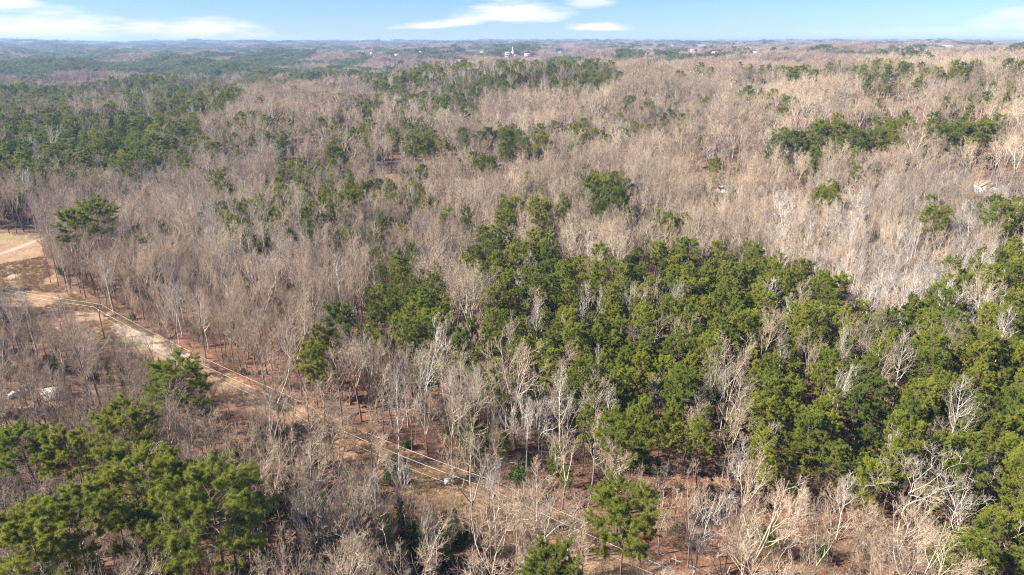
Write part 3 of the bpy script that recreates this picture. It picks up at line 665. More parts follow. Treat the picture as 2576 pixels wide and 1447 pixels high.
PLACE = {0: ('in the woods below the power lines', 'below the power lines'), 1: ('in the woods behind the power line clearing', 'behind the clearing'),
         2: ('among the dense green pines', 'in the pine stand'), 3: ('on the red leaf-strewn floor', 'on the red floor')}
LOOK = {'pine': ['full-crowned green pine', 'slim green pine', 'rounded broad green pine', 'low conical green pine', 'thin-crowned open pine'],
        'bare': ['tall straight bare tree', 'upright narrow bare tree', 'three-forked bare tree', 'short bushy bare tree', 'wide many-limbed bare tree', 'slight bare sapling'],
        'pale': ['straight whitish-barked tree', 'forked whitish-barked tree', 'narrow whitish-barked tree', 'wide twisted whitish-barked tree']}
SIZE = lambda sc: 'small ' if sc < .78 else 'large ' if sc > 1.08 else ''
def spread(kind, mask, protos, cap, nm, cat, stuffname, stufflabel):
    idx = np.where(mask)[0]; vis = idx[inview[idx]]; order = vis[np.argsort(D[vis])]
    ind = order[:cap]; rest = np.setdiff1d(idx, ind)
    cor = np.array(CORR)
    for i in ind:
        x, y = float(X[i]), float(Y[i]); k = int(var[i] % len(protos)); s = float(scale[i]); w = s * float(wid[i])
        dens = any(p > .8 and inpoly(np.array([x]), np.array([y]), poly)[0] for p, poly in PINE_DENSE[:2])
        bx, by = project(x, y, float(Z[i]))
        below = by > np.interp(bx, [0, 230, 380, 540, 760, 1030, 1330, 1560], [765, 905, 915, 1000, 1150, 1290, 1447, 1540])
        zn = 2 if dens else 3 if inpoly(np.array([x]), np.array([y]), REDF)[0] else 0 if below else 1
        lab = SIZE(s) + LOOK[kind][k] + ' ' + PLACE[zn][0]; g = SIZE(s) + LOOK[kind][k] + 's ' + PLACE[zn][1]
        protos[k].place(nm, (x, y, float(Z[i])), float(rotz[i]), (w, w, s), lab, cat, g)
    sc = scale[rest]; w = sc * wid[rest]
    rt = np.column_stack([np.zeros((len(rest), 2)), rotz[rest]])
    instancer(stuffname, stufflabel, cat.split()[-1] + 's', np.column_stack([X[rest], Y[rest], Z[rest]]), rt, np.column_stack([w, w, sc]), var[rest] % len(protos), protos)
spread('pine', isp, PINE, 260, 'pine_tree', 'pine tree', 'pine_forest', 'green pines spreading through the woods up to the hills')
spread('bare', ~isp & ~ispale, BARE, 280, 'bare_tree', 'bare tree', 'bare_forest', 'tan leafless hardwood forest covering the rolling land')
spread('pale', ispale, PALEB, 150, 'pale_bare_tree', 'pale bare tree', 'pale_bare_forest', 'whitish leafless trees mixed through the tan hardwood forest')

# far woods: coarser trees, broadened with distance
def far_model(nm, kind, seed):
    rng = np.random.default_rng(seed); a, b = MB(), MB()
    for j in range(7):
        ox, oy = rng.uniform(-7, 7, 2); H = rng.uniform(13, 19)
        if kind == 'pine':
            tr, br, nd = pine_tree(seed * 10 + j, H, cb=.4, rad=rng.uniform(3.2, 4.6), nb=22, nsub=3, K=9, ln=.75, w=.26)
            parts = ((tr, a), (nd, b))
        else:
            tr, lb, tg = bare_tree(seed * 10 + j, H, base=.35, spread=.30, n1=12, n2=4, n3=5, n4=2, tw=3.6, up=.2)
            parts = ((tr, a), (tg, b))
        for src, dst in parts:
            V = np.concatenate(src.V); T = []; n = 0
            for v, t in zip(src.V, src.T): T.append(t)
            dst.add(V + np.array([ox, oy, 0]), np.concatenate(T))
    m1, m2 = ('bark_pine', 'needle') if kind == 'pine' else ('bark_grey', 'twig')
    return [a.mesh(nm + '_trunks', M[m1]), b.mesh(nm + '_crowns', M[m2])]
def far_clump(nm, kind, seed, px, py):
    """a clump of trees on the hills; also the model of the far woods"""
    ms = far_model(nm, kind, seed); x, y = unproject(px, py, 12); e = empty('tree_clump', (x, y, float(height(x, y))))
    tag(e, {'pine': 'far clump of dark pines on the hills', 'bare': 'far clump of leafless trees on the hills'}[kind], 'tree clump', 'far clumps of ' + kind + ' trees', 'stuff')
    return [part('trunks', ms[0], e), part('crowns', ms[1], e)]
FB = [far_clump('far_bare', 'bare', s, 1500 + 160 * s, 128 + s) for s in (1, 2, 3)]; FP = [far_clump('far_pine', 'pine', s, 700 + 150 * s, 148 + s) for s in (4, 5, 6)]
xa, ya = candidates(1060, 2600, 15, 201, .76); xb, yb = candidates(2600, 5200, 34, 202, .74); xc, yc = candidates(5200, 10500, 62, 203, .72)
X2 = np.concatenate([xa, xb, xc]); Y2 = np.concatenate([ya, yb, yc]); D2 = np.hypot(X2, Y2)
ws = np.where(D2 < 2600, 1.0, np.where(D2 < 5200, 2.3, 4.3)); hs = np.where(D2 < 2600, 1.0, np.where(D2 < 5200, 1.05, 1.1)) * np.random.default_rng(8).uniform(.7, 1.2, len(X2))
TOWN = wpoly([(1040, 172), (1180, 172), (1180, 163), (1040, 160)]); RED_CLEAR = wpoly([(590, 243), (612, 243), (606, 236), (596, 236)])
FAR_B = []   # far buildings: x, y, clear radius
def far_spot(px, py, r, h): x, y = unproject(px, py, h); FAR_B.append((x, y, r)); return x, y
CHURCH = far_spot(1280, 134, 40, 15)
FARLIST = [(935, 131, 12, 14), (1000, 133, 26, 8), (905, 126, 30, 9), (1100, 148, 20, 16), (1135, 152, 24, 10), (1158, 147, 14, 13), (1330, 131, 34, 7), (1410, 128, 20, 8), (1215, 128, 22, 7),
           (1420, 146, 14, 7), (1585, 113, 26, 9), (1690, 112, 22, 8), (1770, 112, 46, 9), (1745, 122, 22, 8), (1800, 127, 26, 8), (1905, 126, 26, 8), (1980, 127, 60, 8), (1640, 120, 14, 7), (2060, 108, 60, 9),
           (2330, 109, 40, 11), (2385, 112, 34, 9), (1060, 127, 16, 7), (2310, 152, 10, 9), (2620, 120, 30, 9)]
FARB = [(far_spot(px, py, 24, 13), w, h) for px, py, w, h in FARLIST]
k2 = np.ones(len(X2), bool)
for (tx, ty, r) in FAR_B:
    dd = math.hypot(tx, ty); ux, uy = tx / dd, ty / dd; al = X2 * ux + Y2 * uy; ac = np.abs(X2 * uy - Y2 * ux)
    k2 &= ~((al > dd - 90) & (al < dd + 25) & (ac < r))
_a2 = np.arctan2(X2, Y2); k2 &= ~((_a2 > -.16) & (_a2 < -.06) & (D2 > 1340) & (D2 < 1580)); X2, Y2, ws, hs, D2 = X2[k2], Y2[k2], ws[k2], hs[k2], D2[k2]; n2 = len(X2); r2 = np.random.default_rng(9)
az2 = np.arctan2(X2, Y2)
thr = np.interp(az2, [-.7, -.2, .1, .35, .7], [.46, .5, .58, .66, .66])
fp = (vnoise(X2, Y2, 170, 31) * .6 + vnoise(X2, Y2, 60, 32) * .4) > thr + r2.uniform(-.05, .05, n2)
for msk, mods, nm, lab, ct in ((fp, FP, 'far_pine_woods', 'dark evergreen woods on the far hills', 'woods'), (~fp, FB, 'far_bare_woods', 'tan and grey leafless woods reaching to the horizon', 'woods')):
    i = np.where(msk)[0]
    instancer(nm, lab, ct, np.column_stack([X2[i], Y2[i], height(X2[i], Y2[i])]), np.column_stack([np.zeros((len(i), 2)), r2.random(len(i)) * 6.28]), np.column_stack([ws[i], ws[i], hs[i]]), r2.integers(0, 3, len(i)), mods)

# ------------------------------------------------------------------ ivy-hung trees
def ivy_mesh(seed, hgt, rad, n):
    rng = np.random.default_rng(seed); z = hgt * rng.random(n) ** 1.2; th = rng.random(n) * 6.28; r = rad * (.25 + .6 * rng.random(n)) * (.55 + .9 * vnoise(z * 3 + seed, th * 1.2, 1.6, seed))
    C = np.stack([r * np.cos(th), r * np.sin(th), z], 1); d = norm(rng.normal(0, 1, (n, 3)) + np.stack([np.cos(th), np.sin(th), -.2 * z], 1) * .6)
    a = norm(np.cross(d, norm(rng.normal(0, 1, (n, 3))))); b = np.cross(d, a); w = rng.uniform(.09, .2, n)[:, None]
    V = np.stack([C - a * w, C + b * w * .7, C + a * w, C - b * w * .7], 1).reshape(-1, 3); i = np.arange(n)[:, None] * 4
    T = np.concatenate([i + np.array([[0, 1, 2]]), i + np.array([[0, 2, 3]])]); return mesh_tris('ivy', V, T, M['ivy'])
IVY = [ivy_mesh(61, 9.5, 1.3, 2000), ivy_mesh(62, 11.5, 1.6, 2700)]
IVYP = [(885, 1335, 15), (905, 1385, 15), (1040, 1395, 16), (1065, 1425, 15), (1100, 1415, 14), (960, 1440, 14), (845, 1420, 14), (285, 985, 13), (315, 995, 13), (150, 900, 15), (1168, 1150, 17), (1190, 1160, 18), (700, 1260, 15), (775, 1300, 15), (640, 1225, 14), (980, 1405, 15), (1010, 1350, 15), (1130, 1440, 14), (930, 1330, 14), (820, 1360, 15), (870, 1450, 14), (760, 1390, 14), (1145, 1360, 12)]
for j, (px, py, H) in enumerate(IVYP):
    x, y = unproject(px, py); p = BARE[(j * 2 + 1) % 6]; hp = [21, 19, 22, 17, 20, 14][(j * 2 + 1) % 6]; sc = H / hp
    e = p.place('ivy_covered_tree', (x, y, float(height(x, y))), j * 1.7, (sc * .8, sc * .8, sc),
                ['bare tree with its trunk wrapped in dark green ivy below the power lines', 'tall ivy-hung trunk rising from black shaded brush'][j % 2] if j not in (7, 8, 9, 10, 11) else 'bare tree with thick ivy sleeve beside the power line clearing', 'ivy-covered tree',
                ['ivy trees below the power lines', 'ivy trees in the black brush'][j % 2] if j not in (7, 8, 9, 10, 11) else 'ivy trees beside the clearing')
    part('ivy', IVY[j % 2], e)

# ------------------------------------------------------------------ brush and dry grass
def shrub(seed, H, mat, n=26):
    rng = np.random.default_rng(seed); b = MB(); S = np.zeros((n, 3)); S[:, :2] = rng.normal(0, .18, (n, 2)); Dv = np.column_stack([rng.normal(0, .55, (n, 2)), np.ones(n)])
    P, DD = grow(rng, S, Dv, H * rng.uniform(.6, 1.1, n), 5, .06, .12); b.add(*tubes(P, np.linspace(1, .3, 5)[None] * np.full((n, 1), .022), 3))
    S, Dv, t = offshoots(rng, P, DD, 9, .25, 1, 20, 50); L = H * .3 * rng.uniform(.5, 1.2, len(S)); P2, D2_ = grow(rng, S, Dv, L, 3, .06, .12); b.add(*tubes(P2, np.linspace(1, .5, 3)[None] * np.full((len(P2), 1), .011), 3))
    S, Dv, t = offshoots(rng, P2, D2_, 3, .2, 1, 20, 50); b.add(*ribbons(rng, S, S + Dv * (H * .13), np.full(len(S), .02)))
    return b.mesh('brush', M[mat])
def green_shrub(seed, H):
    rng = np.random.default_rng(seed); b = MB(); n = 1300; p = norm(rng.normal(0, 1, (n, 3))) * (rng.random((n, 1)) ** .45) * np.array([H * .5, H * .5, H * .48]) + np.array([0, 0, H * .5])
    p *= 1 + .25 * np.sin(p[:, :1] * 3 + seed) ; b.add(*ribbons(rng, p, p + norm(rng.normal(0, 1, (n, 3))) * .28, np.full(n, .16))); return b.mesh('evergreen_shrub', M['ivy'])
def tuft(seed):
    rng = np.random.default_rng(seed); b = MB(); n = 70; S = np.column_stack([rng.normal(0, .35, (n, 2)), np.zeros(n)]); E = S + np.column_stack([rng.normal(0, .22, (n, 2)), rng.uniform(.25, .7, n)]); b.add(*ribbons(rng, S, E, np.full(n, .035))); return b.mesh('dry_grass', M['grass'])
def lone(name, label, cat, me, px, py, grp=None):
    x, y = unproject(px, py); o = link(bpy.data.objects.new(name, me)); o.location = (x, y, float(height(x, y))); tag(o, label, cat, grp); return o
BR = [lone('bare_shrub', 'bare twiggy shrub growing along the power line clearing', 'shrub', shrub(71 + i, 3.0 + .5 * i, 'brush'), px, py, 'bare shrubs by the clearing') for i, (px, py) in enumerate(((700, 1130), (880, 1180), (1120, 1290)))]
GS = [lone('evergreen_shrub', 'dark evergreen shrub at the foot of bare trees', 'shrub', green_shrub(81 + i, 2.2 + i * .6), px, py, 'dark evergreen shrubs') for i, (px, py) in enumerate(((330, 905), (640, 1330), (1000, 1420)))]
TU = [lone('grass_tuft', 'tuft of tan dry grass on the open clearing', 'grass', tuft(91 + i), px, py, 'dry grass tufts') for i, (px, py) in enumerate(((330, 880), (700, 1080), (1180, 1270)))]
rb = np.random.default_rng(77)
xs, ys = candidates(60, 330, 3.4, 301); zc = inpoly(xs, ys, CORR); nn = vnoise(xs, ys, 16, 21)
bad = np.zeros(len(xs), bool)
for tx, ty, r in HOUSE_CLEAR: bad |= np.hypot(xs - tx, ys - ty) < r
bx_, by_ = project(xs, ys, height(xs, ys)); near_low = (by_ > 1150) & (bx_ < 1600)
sandy = inpoly(bx_, by_, [(230, 800), (300, 800), (560, 950), (620, 1010), (480, 960), (380, 915), (230, 900)])
kk = ~bad & ~sandy & np.where(zc, (rb.random(len(xs)) < .30) & (nn > .45) & (bx_ > 230), rb.random(len(xs)) < np.where(near_low, .8, .5)) & ~inpoly(xs, ys, LAWN)
xs, ys = xs[kk], ys[kk]; low = near_low[kk]; inz = zc[kk]; g = rb.random(len(xs)) < np.where(low & ~inz, .28, .06)
def put_stuff(nm, lab, cat, x, y, sl_, sh_, objs):
    n = len(x); s_ = rb.uniform(sl_, sh_, n); instancer(nm, lab, cat, np.column_stack([x, y, height(x, y)]), np.column_stack([np.zeros((n, 2)), rb.random(n) * 6.28]), np.column_stack([s_ * 1.1, s_ * 1.1, s_]), rb.integers(0, len(objs), n), [[o] for o in objs])
put_stuff('brush', 'tangled tan bare brush covering the woodland floor', 'brush', xs[~g], ys[~g], .5, 1.5, BR)
put_stuff('evergreen_undergrowth', 'dark green undergrowth under the bare trees', 'undergrowth', xs[g], ys[g], .6, 1.6, GS)
xs, ys = candidates(60, 330, 1.1, 302); kk = inpoly(xs, ys, CORR) & (vnoise(xs, ys, 9, 23) > .42); bx_, by_ = project(xs, ys, height(xs, ys))
kk &= ~inpoly(bx_, by_, [(285, 812), (350, 835), (520, 930), (600, 1000), (480, 950), (380, 905), (300, 860)]); xs, ys = xs[kk], ys[kk]
put_stuff('dry_grass', 'tan dry grass covering the power line clearing', 'grass', xs, ys, .6, 1.5, TU)

# ------------------------------------------------------------------ power line
M['pole'] = mat_plain('pole_wood', (.13, .095, .07), .9, 0, .15, 2); M['wire'] = mat_plain('aluminium_wire', (.561, .527, .468), .5, 0, .02)
M['porcelain'] = mat_plain('insulator', (.55, .54, .52), .3); M['galv'] = mat_plain('galvanised_steel', (.42, .43, .44), .5, .3)
PX = [(-300, 735, 660), (263, 852, 785), (721, 1104, 1000), (1240, 1345, 1243)]
feet = [unproject(a, b) for a, b, c in PX]
fd = np.array(feet[3]) - np.array(feet[2]); feet.append(tuple(np.array(feet[3]) + fd)); feet = [np.array(f) for f in feet]
PLAB = ['dark wooden utility pole far down the tan clearing', 'dark utility pole with crossarm standing on sandy ground beside the gnarled tree', 'slim utility pole rising from brush beside the red floor', 'utility pole beyond the white cabinet near bleached trees', 'utility pole at the foot of the clearing']
HP = 11.0; tops = []
for j, f in enumerate(feet):
    z = float(height(*f)); a = feet[min(j + 1, 4)] - feet[max(j - 1, 0)]; rz = math.atan2(a[1], a[0]); nrm = np.array([-math.sin(rz), math.cos(rz)])
    e = empty('utility_pole', (f[0], f[1], z), rz); tag(e, PLAB[j], 'utility pole', 'utility poles of the power line')
    part('pole', MB().tube([(0, 0, -.5), (0, 0, 4), (0, 0, 8), (0, 0, HP)], [.17, .155, .14, .12], 10).mesh('pole', M['pole']), e)
    part('crossarm', MB().box(-.06, .06, -1.25, 1.25, HP - .55, HP - .40).mesh('crossarm', M['pole']), e)
    for sy in (-1, 1):
        b = MB().tube([(.13, 0, HP - 1.3), (.07, sy * .75, HP - .5)], [.02, .02], 4); part('brace', b.mesh('brace', M['galv']), e)
    for yy, zz in ((-1.15, HP - .40), (1.15, HP - .40), (0, HP)):
        part('insulator', MB().tube([(0, yy, zz), (0, yy, zz + .07), (0, yy, zz + .1), (0, yy, zz + .2)], [.04, .075, .05, .03], 8).mesh('insulator', M['porcelain']), e)
    if j in (1, 3): part('transformer', MB().tube([(.36, 0, HP - 2.4), (.36, 0, HP - 2.38), (.36, 0, HP - 1.5), (.36, 0, HP - 1.42)], [.1, .24, .24, .1], 12).mesh('transformer', M['galv']), e)
    tops.append([(f[0] + nrm[0] * y, f[1] + nrm[1] * y, z + zz) for y, zz in ((-1.15, HP - .2), (1.15, HP - .2), (.15, HP - 3.2))])
for w, (lab, r) in enumerate((('near outer wire of the power line', .027), ('far outer wire of the power line', .027), ('low sagging cable under the power line crossarms', .017))):
    pts = []
    for a, b in zip(tops[:-1], tops[1:]):
        for t in np.linspace(0, 1, 17)[:-1]:
            p = np.array(a[w]) * (1 - t) + np.array(b[w]) * t; p[2] -= 4 * t * (1 - t) * (1.1 if w < 2 else 1.5); pts.append(p)
    pts.append(np.array(tops[-1][w]))
    o = link(bpy.data.objects.new('power_line_wire', MB().tube(pts, [r] * len(pts), 5).mesh('wire', M['wire']))); tag(o, lab, 'wire', 'wires of the power line')

# ------------------------------------------------------------------ houses, shed, trailers, vehicles
M['white'] = mat_plain('white_paint', (.475, .475, .468), .6, 0, .04, 1); M['cream'] = mat_plain('cream_siding', (.335, .302, .259), .7, 0, .05, 1); M['roof_pale'] = mat_plain('pale_metal_roof', (.267, .271, .275), .45, .1, .08, 1)
M['roof_grey'] = mat_plain('grey_shingles', (.16, .155, .16), .9, 0, .15, 2); M['roof_tan'] = mat_plain('tan_shingles', (.42, .29, .20), .9, 0, .12, 2); M['glass'] = mat_plain('window_glass', (.05, .06, .07), .1)
M['doorp'] = mat_plain('door_paint', (.20, .12, .08), .6); M['rubber'] = mat_plain('rubber', (.03, .03, .03), .8); M['trim'] = mat_plain('white_trim', (.70, .69, .66), .6)
def house(name, label, cat, xy, rz, w, d, h, rh, wall, roof, win=2, group=None, chimney=False):
    x, y = xy; e = empty(name, (x, y, float(height(x, y))), rz); tag(e, label, cat, group)
    b = MB().box(-w / 2, w / 2, -d / 2, d / 2, -1.0, h); b.poly_prism([(-w / 2 + .001, -d / 2 + .002, h), (-w / 2 + .001, d / 2 - .002, h), (-w / 2 + .001, 0, h + rh)], (w - .002, 0, 0)); part('wall', b.mesh('wall', M[wall]), e)
    o_, th = .35, .14; sl_ = rh / (d / 2); r = MB()
    for s_ in (-1, 1):
        r.poly_prism([(-w / 2 - o_, s_ * (d / 2 + o_), h - o_ * sl_ + .03), (-w / 2 - o_, 0, h + rh + .03), (-w / 2 - o_, 0, h + rh + .03 + th), (-w / 2 - o_, s_ * (d / 2 + o_), h - o_ * sl_ + .03 + th)], (w + 2 * o_, 0, 0))
    ro = part('roof', r.mesh('roof', M[roof]), e)
    if chimney: part('chimney', MB().box(w * .2, w * .2 + .8, -.4, .4, h, h + rh + 1).mesh('chimney', M['doorp']), ro)
    for s_ in (-1, 1):
        for k in range(win):
            cx_ = -w / 2 + w * (k + .5) / win + (.0 if win > 1 else w * .2)
            wo_ = part('window', MB().box(cx_ - .5, cx_ + .5, s_ * d / 2 - .02, s_ * d / 2 + .03, h * .4, h * .4 + 1.1).mesh('window', M['glass']), e)
            fr = MB()
            for (x0, x1, z0, z1) in ((-.58, -.5, -.08, 1.18), (.5, .58, -.08, 1.18), (-.5, .5, 1.1, 1.18), (-.5, .5, -.08, 0)): fr.box(cx_ + x0, cx_ + x1, s_ * d / 2 - .01, s_ * d / 2 + .06, h * .4 + z0, h * .4 + z1)
            part('frame', fr.mesh('frame', M['trim']), wo_)
    part('door', MB().box(w * .03, w * .03 + .95, -d / 2 - .04, -d / 2 + .02, .05, 2.05).mesh('door', M['doorp']), e); return e
house('shed', 'long low shed with pale metal roof in the brushy yard', 'shed', SHED, .35, 5.6, 3.0, 2.2, .7, 'cream', 'cream', 1)
house('house', 'white gabled house corner beside the lawn', 'house', CORNER, .9, 11, 8, 3.2, 2.2, 'white', 'roof_grey', 3, chimney=True)
house('shed', 'small white outbuilding left of the long white mobile home', 'shed', HB[0], .1, 7, 4.5, 3.0, 1.0, 'white', 'roof_pale', 1)
house('mobile_home', 'long white mobile home among pale bare trees', 'mobile home', HB[1], -.08, 14, 4.4, 3.0, .7, 'white', 'roof_pale', 4)
house('house', 'white gabled house with tan roof behind grey-roofed house', 'house', (HB[2][0] - 4, HB[2][1] + 8), 1.3, 11, 8, 4.2, 2.8, 'white', 'roof_tan', 3)
house('house', 'low house with dark grey roof in whitish bare woods', 'house', HB[2], .2, 12, 8, 3.2, 2.3, 'cream', 'roof_grey', 3, chimney=True)
house('shed', 'tiny white shed beside the dark-roofed house', 'shed', HB[3], .3, 4.5, 3, 2.4, .6, 'white', 'roof_pale', 1)
house('house', 'small white house hidden in whitish woods near a single pine', 'house', HB[4], .4, 9, 7, 3.4, 2.0, 'white', 'roof_pale', 2)
house('house', 'white-roofed house below a dark pine in tan woods', 'house', HB[5], -.2, 11, 6, 3.2, 1.3, 'white', 'roof_pale', 3)

def car(label, xy, rz, paint):
    x, y = xy; e = empty('parked_car', (x, y, float(height(x, y))), rz); tag(e, label, 'car')
    prof = [(-2.2, .35), (2.2, .35), (2.25, .7), (2.05, .88), (1.1, .95), (.45, 1.42), (-1.1, 1.46), (-1.75, 1.0), (-2.2, .95)]
    b = MB(); V = np.array([(px_, sy * (.86 if pz_ < 1.2 else .66), pz_) for sy in (-1, 1) for px_, pz_ in prof]); n = len(prof); T = []
    for i in range(1, n - 1): T += [(0, i, i + 1), (n, n + i + 1, n + i)]
    for i in range(n): j = (i + 1) % n; T += [(i, n + i, j), (j, n + i, n + j)]
    b.add(V, T); part('body', b.mesh('body', paint), e)
    for sy in (-1, 1):
        part('side_window', MB().add([(-1.35, sy * .80, 1.03), (.7, sy * .845, 1.0), (.35, sy * .70, 1.36), (-1.0, sy * .70, 1.38)], [(0, 1, 2), (0, 2, 3)]).mesh('side_window', M['glass']), e)
        for wx in (-1.35, 1.4):
            w = part('wheel', MB().tube([(wx, sy * .68, .33), (wx, sy * .9, .33)], [.33, .33], 14).mesh('tyre', M['rubber']), e); part('rim', MB().tube([(wx, sy * .89, .33), (wx, sy * .915, .33), (wx, sy * .916, .33)], [.2, .2, .01], 10).mesh('rim', M['galv']), w)
    part('windscreen', MB().add([(1.05, -.74, .99), (1.05, .74, .99), (.52, .62, 1.40), (.52, -.62, 1.40)], [(0, 1, 2), (0, 2, 3)]).mesh('windscreen', M['glass']), e); return e
car('white car parked in the brushy yard beside the long shed', CAR1, .7, M['white'])
def trailer(label, xy, rz):
    x, y = xy; e = empty('utility_trailer', (x, y, float(height(x, y))), rz); tag(e, label, 'trailer')
    part('bed', MB().box(-1.7, 1.7, -.8, .8, .5, .62).mesh('bed', M['galv']), e)
    part('cover', MB().poly_prism([(-1.65, -.78, .62), (-1.65, .78, .62), (-1.65, .78, 1.2), (-1.65, 0, 1.5), (-1.65, -.78, 1.2)], (3.3, 0, 0)).mesh('cover', M['cream']), e)
    part('drawbar', MB().tube([(1.7, 0, .55), (2.9, 0, .45)], [.05, .05], 6).mesh('drawbar', M['galv']), e)
    for sy in (-1, 1): part('wheel', MB().tube([(0, sy * .82, .3), (0, sy * 1.0, .3)], [.3, .3], 12).mesh('wheel', M['rubber']), e)
trailer('white covered trailer behind the white car in the yard', TRAIL, 1.0)

cx_, cy_ = unproject(1127, 1219); e = empty('utility_cabinet', (cx_, cy_, float(height(cx_, cy_))), .35); tag(e, 'small white metal cabinet alone on the clearing under the wires', 'cabinet')
part('base', MB().box(-.8, .8, -.6, .6, -.1, .12).mesh('base', M['galv']), e); part('body', MB().box(-.7, .7, -.5, .5, .12, 1.15).mesh('body', M['white']), e)
part('lid', MB().poly_prism([(-.76, -.57, 1.15), (-.76, .57, 1.15), (-.76, .57, 1.22), (-.76, 0, 1.33), (-.76, -.57, 1.22)], (1.52, 0, 0)).mesh('lid', M['white']), e)
for xx in (-.36, .36): dd_ = part('door', MB().box(xx - .3, xx + .3, -.53, -.5, .25, 1.05).mesh('door', M['roof_pale']), e); part('handle', MB().box(xx - .03, xx + .03, -.56, -.53, .6, .75).mesh('handle', M['galv']), dd_)

# shaded creek pool that mirrors the sky
t = NT('pool_water'); b = t.n('ShaderNodeBsdfPrincipled'); b.inputs['Base Color'].default_value = (.02, .03, .035, 1); b.inputs['Roughness'].default_value = .06; b.inputs['IOR'].default_value = 1.33
bm_ = t.n('ShaderNodeBump'); bm_.inputs['Strength'].default_value = .08; t.put(bm_.inputs['Height'], t.noise(None, 30, 3)); t.t.links.new(bm_.outputs[0], b.inputs['Normal']); t.t.links.new(b.outputs[0], t.out.inputs[0])
def pool(px, py, rx, ry, label):
    x, y = unproject(px, py); th = np.linspace(0, 2 * np.pi, 40, endpoint=False); r = 1 + .18 * np.sin(3 * th + px) + .1 * np.sin(7 * th); V = np.column_stack([x + rx * r * np.cos(th), y + ry * r * np.sin(th), np.full(40, 0.0)])
    V[:, 2] = height(V[:, 0], V[:, 1]).max() + .04; V = np.vstack([V, [[x, y, V[0, 2]]]]); i = np.arange(40); o = link(bpy.data.objects.new('creek_pool', mesh_tris('creek_pool', V, np.column_stack([i, (i + 1) % 40, np.full(40, 40)]), t.m))); tag(o, label, None, None, 'structure')
pool(1062, 1398, 2.6, 2.2, 'small blue pool between ivy-hung trunks'); pool(885, 1238, .9, .7, 'puddle reflecting the sky below the power line')

# fallen and dead trunks
M['log'] = mat_plain('weathered_log', (.225, .188, .150), .95, 0, .15, 1.5)
M['dead'] = mat_plain('bleached_wood', (.448, .400, .336), .9, 0, .12, 1.5)
for (px, py, L_, rz, tilt, lab) in [(a, b, 5 + (a % 5), (a * 1.7) % 6.28, .04, 'grey rotting log lying in leaf litter under bare trees') for a, b in ((560, 905), (640, 950), (780, 985), (900, 1040), (1010, 1080), (1290, 1190), (1480, 1260), (1700, 1260), (1760, 1340), (1860, 1400), (2030, 1440), (600, 1130), (480, 1040), (760, 1230))] + list(((430, 850, 9, 2.3, .45, 'pale broken trunk leaning behind the sandy clearing'), (1230, 1185, 7, .5, .05, 'fallen trunk lying on the red floor'), (1960, 1380, 6, 2.2, .05, 'fallen bleached log among white saplings'), (2010, 1300, 7, .2, .04, 'grey fallen log under the pine stand edge'))):
    x, y = unproject(px, py); dv = np.array([math.cos(rz) * math.cos(tilt), math.sin(rz) * math.cos(tilt), math.sin(tilt)]); p = [dv * L_ * u + np.array([0, 0, .15 + .1 * math.sin(u * 5)]) for u in np.linspace(0, 1, 6)]
    e = empty('fallen_trunk', (x, y, float(height(x, y)))); tag(e, lab, 'fallen trunk', 'logs in the leaf litter' if 'rotting' in lab else None); part('trunk', MB().tube(p, np.linspace(.2, .09, 6), 8).mesh('fallen_trunk', M['log']), e)
    for u, a in ((.5, .8), (.7, -.9)): part('broken_limb', MB().tube([dv * L_ * u + np.array([0, 0, .2]), dv * L_ * u + np.array([math.cos(rz + a), math.sin(rz + a), .5]) * 1.1], [.06, .03], 5).mesh('broken_limb', M['dead']), e)
for j, (px, py, H) in enumerate(((1825, 402, 19), (1842, 398, 17), (1858, 396, 17))):
    x, y = unproject(px, py); e = empty('dead_trunk', (x, y, float(height(x, y)))); tag(e, 'tall bleached bare pole of a dead tree behind the mobile home', 'dead tree', 'three dead trunks')
    part('trunk', MB().tube([(0, 0, -.3), (.1, 0, H * .5), (0, .1, H)], [.3, .24, .13], 8).mesh('dead_trunk', M['dead']), e)
    for k in range(3): part('broken_limb', MB().tube([(0, 0, H * (.55 + .13 * k)), (.8 * math.cos(k * 2 + j), .8 * math.sin(k * 2 + j), H * (.55 + .13 * k) + .5)], [.07, .03], 5).mesh('broken_limb', M['dead']), e)

# ------------------------------------------------------------------ far town
for j, (((x, y), wpx, hpx), src) in enumerate(zip(FARB, FARLIST)):
    dd = math.hypot(x, y); w = .62 * wpx * dd / FPX; h = 5.5 + hpx * dd / FPX * .15; dep = min(max(12.0, w * .45), 30.0); e = empty('far_building', (x, y, float(height(x, y))), -math.atan2(x, y) + .25 * math.sin(j * 2.1))
    wide = 'long low' if wpx > 28 else 'small' if wpx < 17 else 'mid-sized'
    tag(e, wide + (' white' if j % 3 else ' pale grey') + (' building in the far town beyond the pines' if src[0] < 1500 else ' building on the far brown hills'), 'building', 'far ' + wide + (' white' if j % 3 else ' grey') + (' town' if src[0] < 1500 else ' hill') + ' buildings')
    part('wall', MB().box(-w / 2, w / 2, -dep / 2, dep / 2, -3, h).mesh('wall', M['white' if j % 3 else 'roof_pale']), e)
    part('roof', MB().poly_prism([(-w / 2 - .4, -dep / 2 - .4, h), (-w / 2 - .4, dep / 2 + .4, h), (-w / 2 - .4, 0, h + 2.5)], (w + .8, 0, 0)).mesh('roof', M['roof_pale' if j % 2 else 'roof_tan']), e)
    for k in range(max(2, int(w / 9))): part('window', MB().box(-w / 2 + (k + .35) * w / max(2, int(w / 9)), -w / 2 + (k + .65) * w / max(2, int(w / 9)), -dep / 2 - .05, -dep / 2 + .05, h - 5, h - 3).mesh('window', M['glass']), e)
x, y = CHURCH; dd = math.hypot(x, y); u = dd / FPX; e = empty('church', (x, y, float(height(x, y))), -.12); tag(e, 'large white church with tall steeple in the far town', 'church')
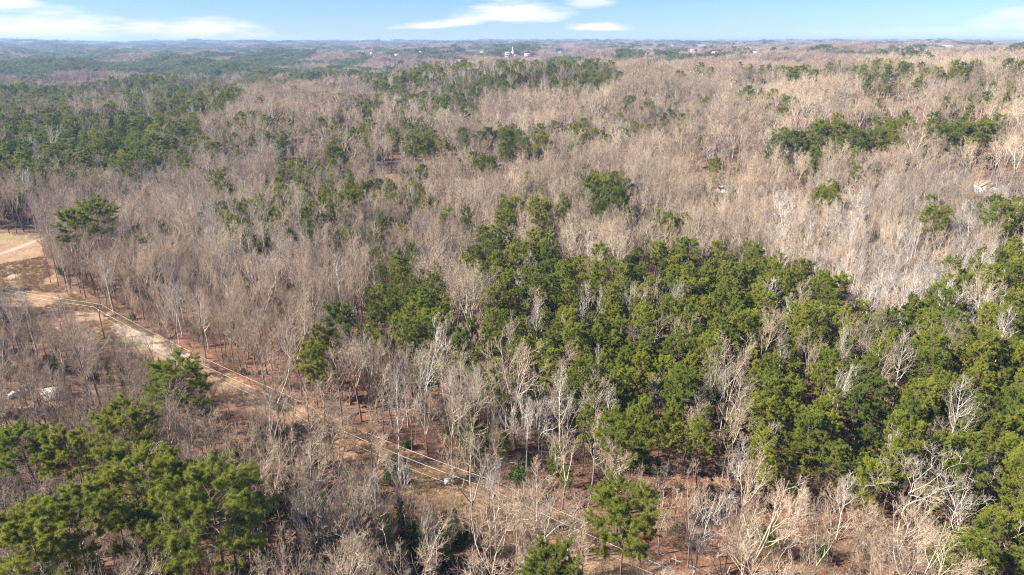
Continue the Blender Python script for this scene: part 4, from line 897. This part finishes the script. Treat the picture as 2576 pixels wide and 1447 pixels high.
w = 15 * u; h = 9 + 3.5 * u; part('wall', MB().box(-w * .6, w * .4, -9, 9, -3, h).mesh('wall', M['white']), e); part('roof', MB().poly_prism([(-w * .6 - .5, -9.5, h), (-w * .6 - .5, 9.5, h), (-w * .6 - .5, 0, h + 5)], (w + 1, 0, 0)).mesh('roof', M['roof_tan']), e)
part('tower', MB().box(w * .4 + .2, w * .4 + 9, -4.5, 4.5, -3, h + 6).mesh('tower', M['white']), e)
part('belfry', MB().box(w * .4 + 2, w * .4 + 7.2, -2.6, 2.6, h + 6, h + 13).mesh('belfry', M['white']), e)
part('steeple', MB().tube([(w * .4 + 4.6, 0, h + 13), (w * .4 + 4.6, 0, h + 24)], [3.0, .15], 8).mesh('steeple', M['white']), e)
part('annex', MB().box(w * .4 + 9.2, w * .4 + 16, -5, 5, -3, h - 3).mesh('annex', M['roof_pale']), e)
for k in range(6): part('window', MB().box(-w * .56 + k * w * .155, -w * .56 + k * w * .155 + 2.4, -9.06, -8.95, h - 8, h - 2.5).mesh('window', M['glass']), e)
def on_hill(a, d): return project(d * math.sin(a), d * math.cos(a), float(height(d * math.sin(a), d * math.cos(a))))
strip('far_road', 'pale road winding down the red cleared hill', [on_hill(a, d) for a, d in ((-.150, 1530), (-.135, 1490), (-.12, 1465), (-.105, 1440), (-.095, 1420))], 9, M['dirt'], .5)
for px, hh in ((2075, 36), (2250, 32), (2290, 30)):
    x, y = unproject(px, 112, 0); x, y = x * .8, y * .8; e = empty('radio_mast', (x, y, float(height(x, y)))); tag(e, 'thin radio mast standing on the far horizon', 'mast', 'radio masts on the horizon')
    part('mast', MB().tube([(0, 0, -1), (0, 0, hh)], [.7, .4], 4).mesh('mast', M['galv']), e)
    for k in range(3): part('antenna', MB().box(-1.6, 1.6, -.3, .3, hh - 3 - 4 * k, hh - 2 - 4 * k).mesh('antenna', M['galv']), e)

# ------------------------------------------------------------------ air
t = NT('haze_air'); v = t.n('ShaderNodeVolumePrincipled'); v.inputs['Color'].default_value = (.42, .62, 1.0, 1); v.inputs['Density'].default_value = 1.0e-4; v.inputs['Anisotropy'].default_value = .1
t.t.links.new(v.outputs[0], t.out.inputs['Volume'])
hz = link(bpy.data.objects.new('haze', MB().box(-13600, 13600, -13600, 13600, -30, 112).mesh('haze', t.m))); tag(hz, 'thin blue haze lying over the far hills', None, None, 'stuff')
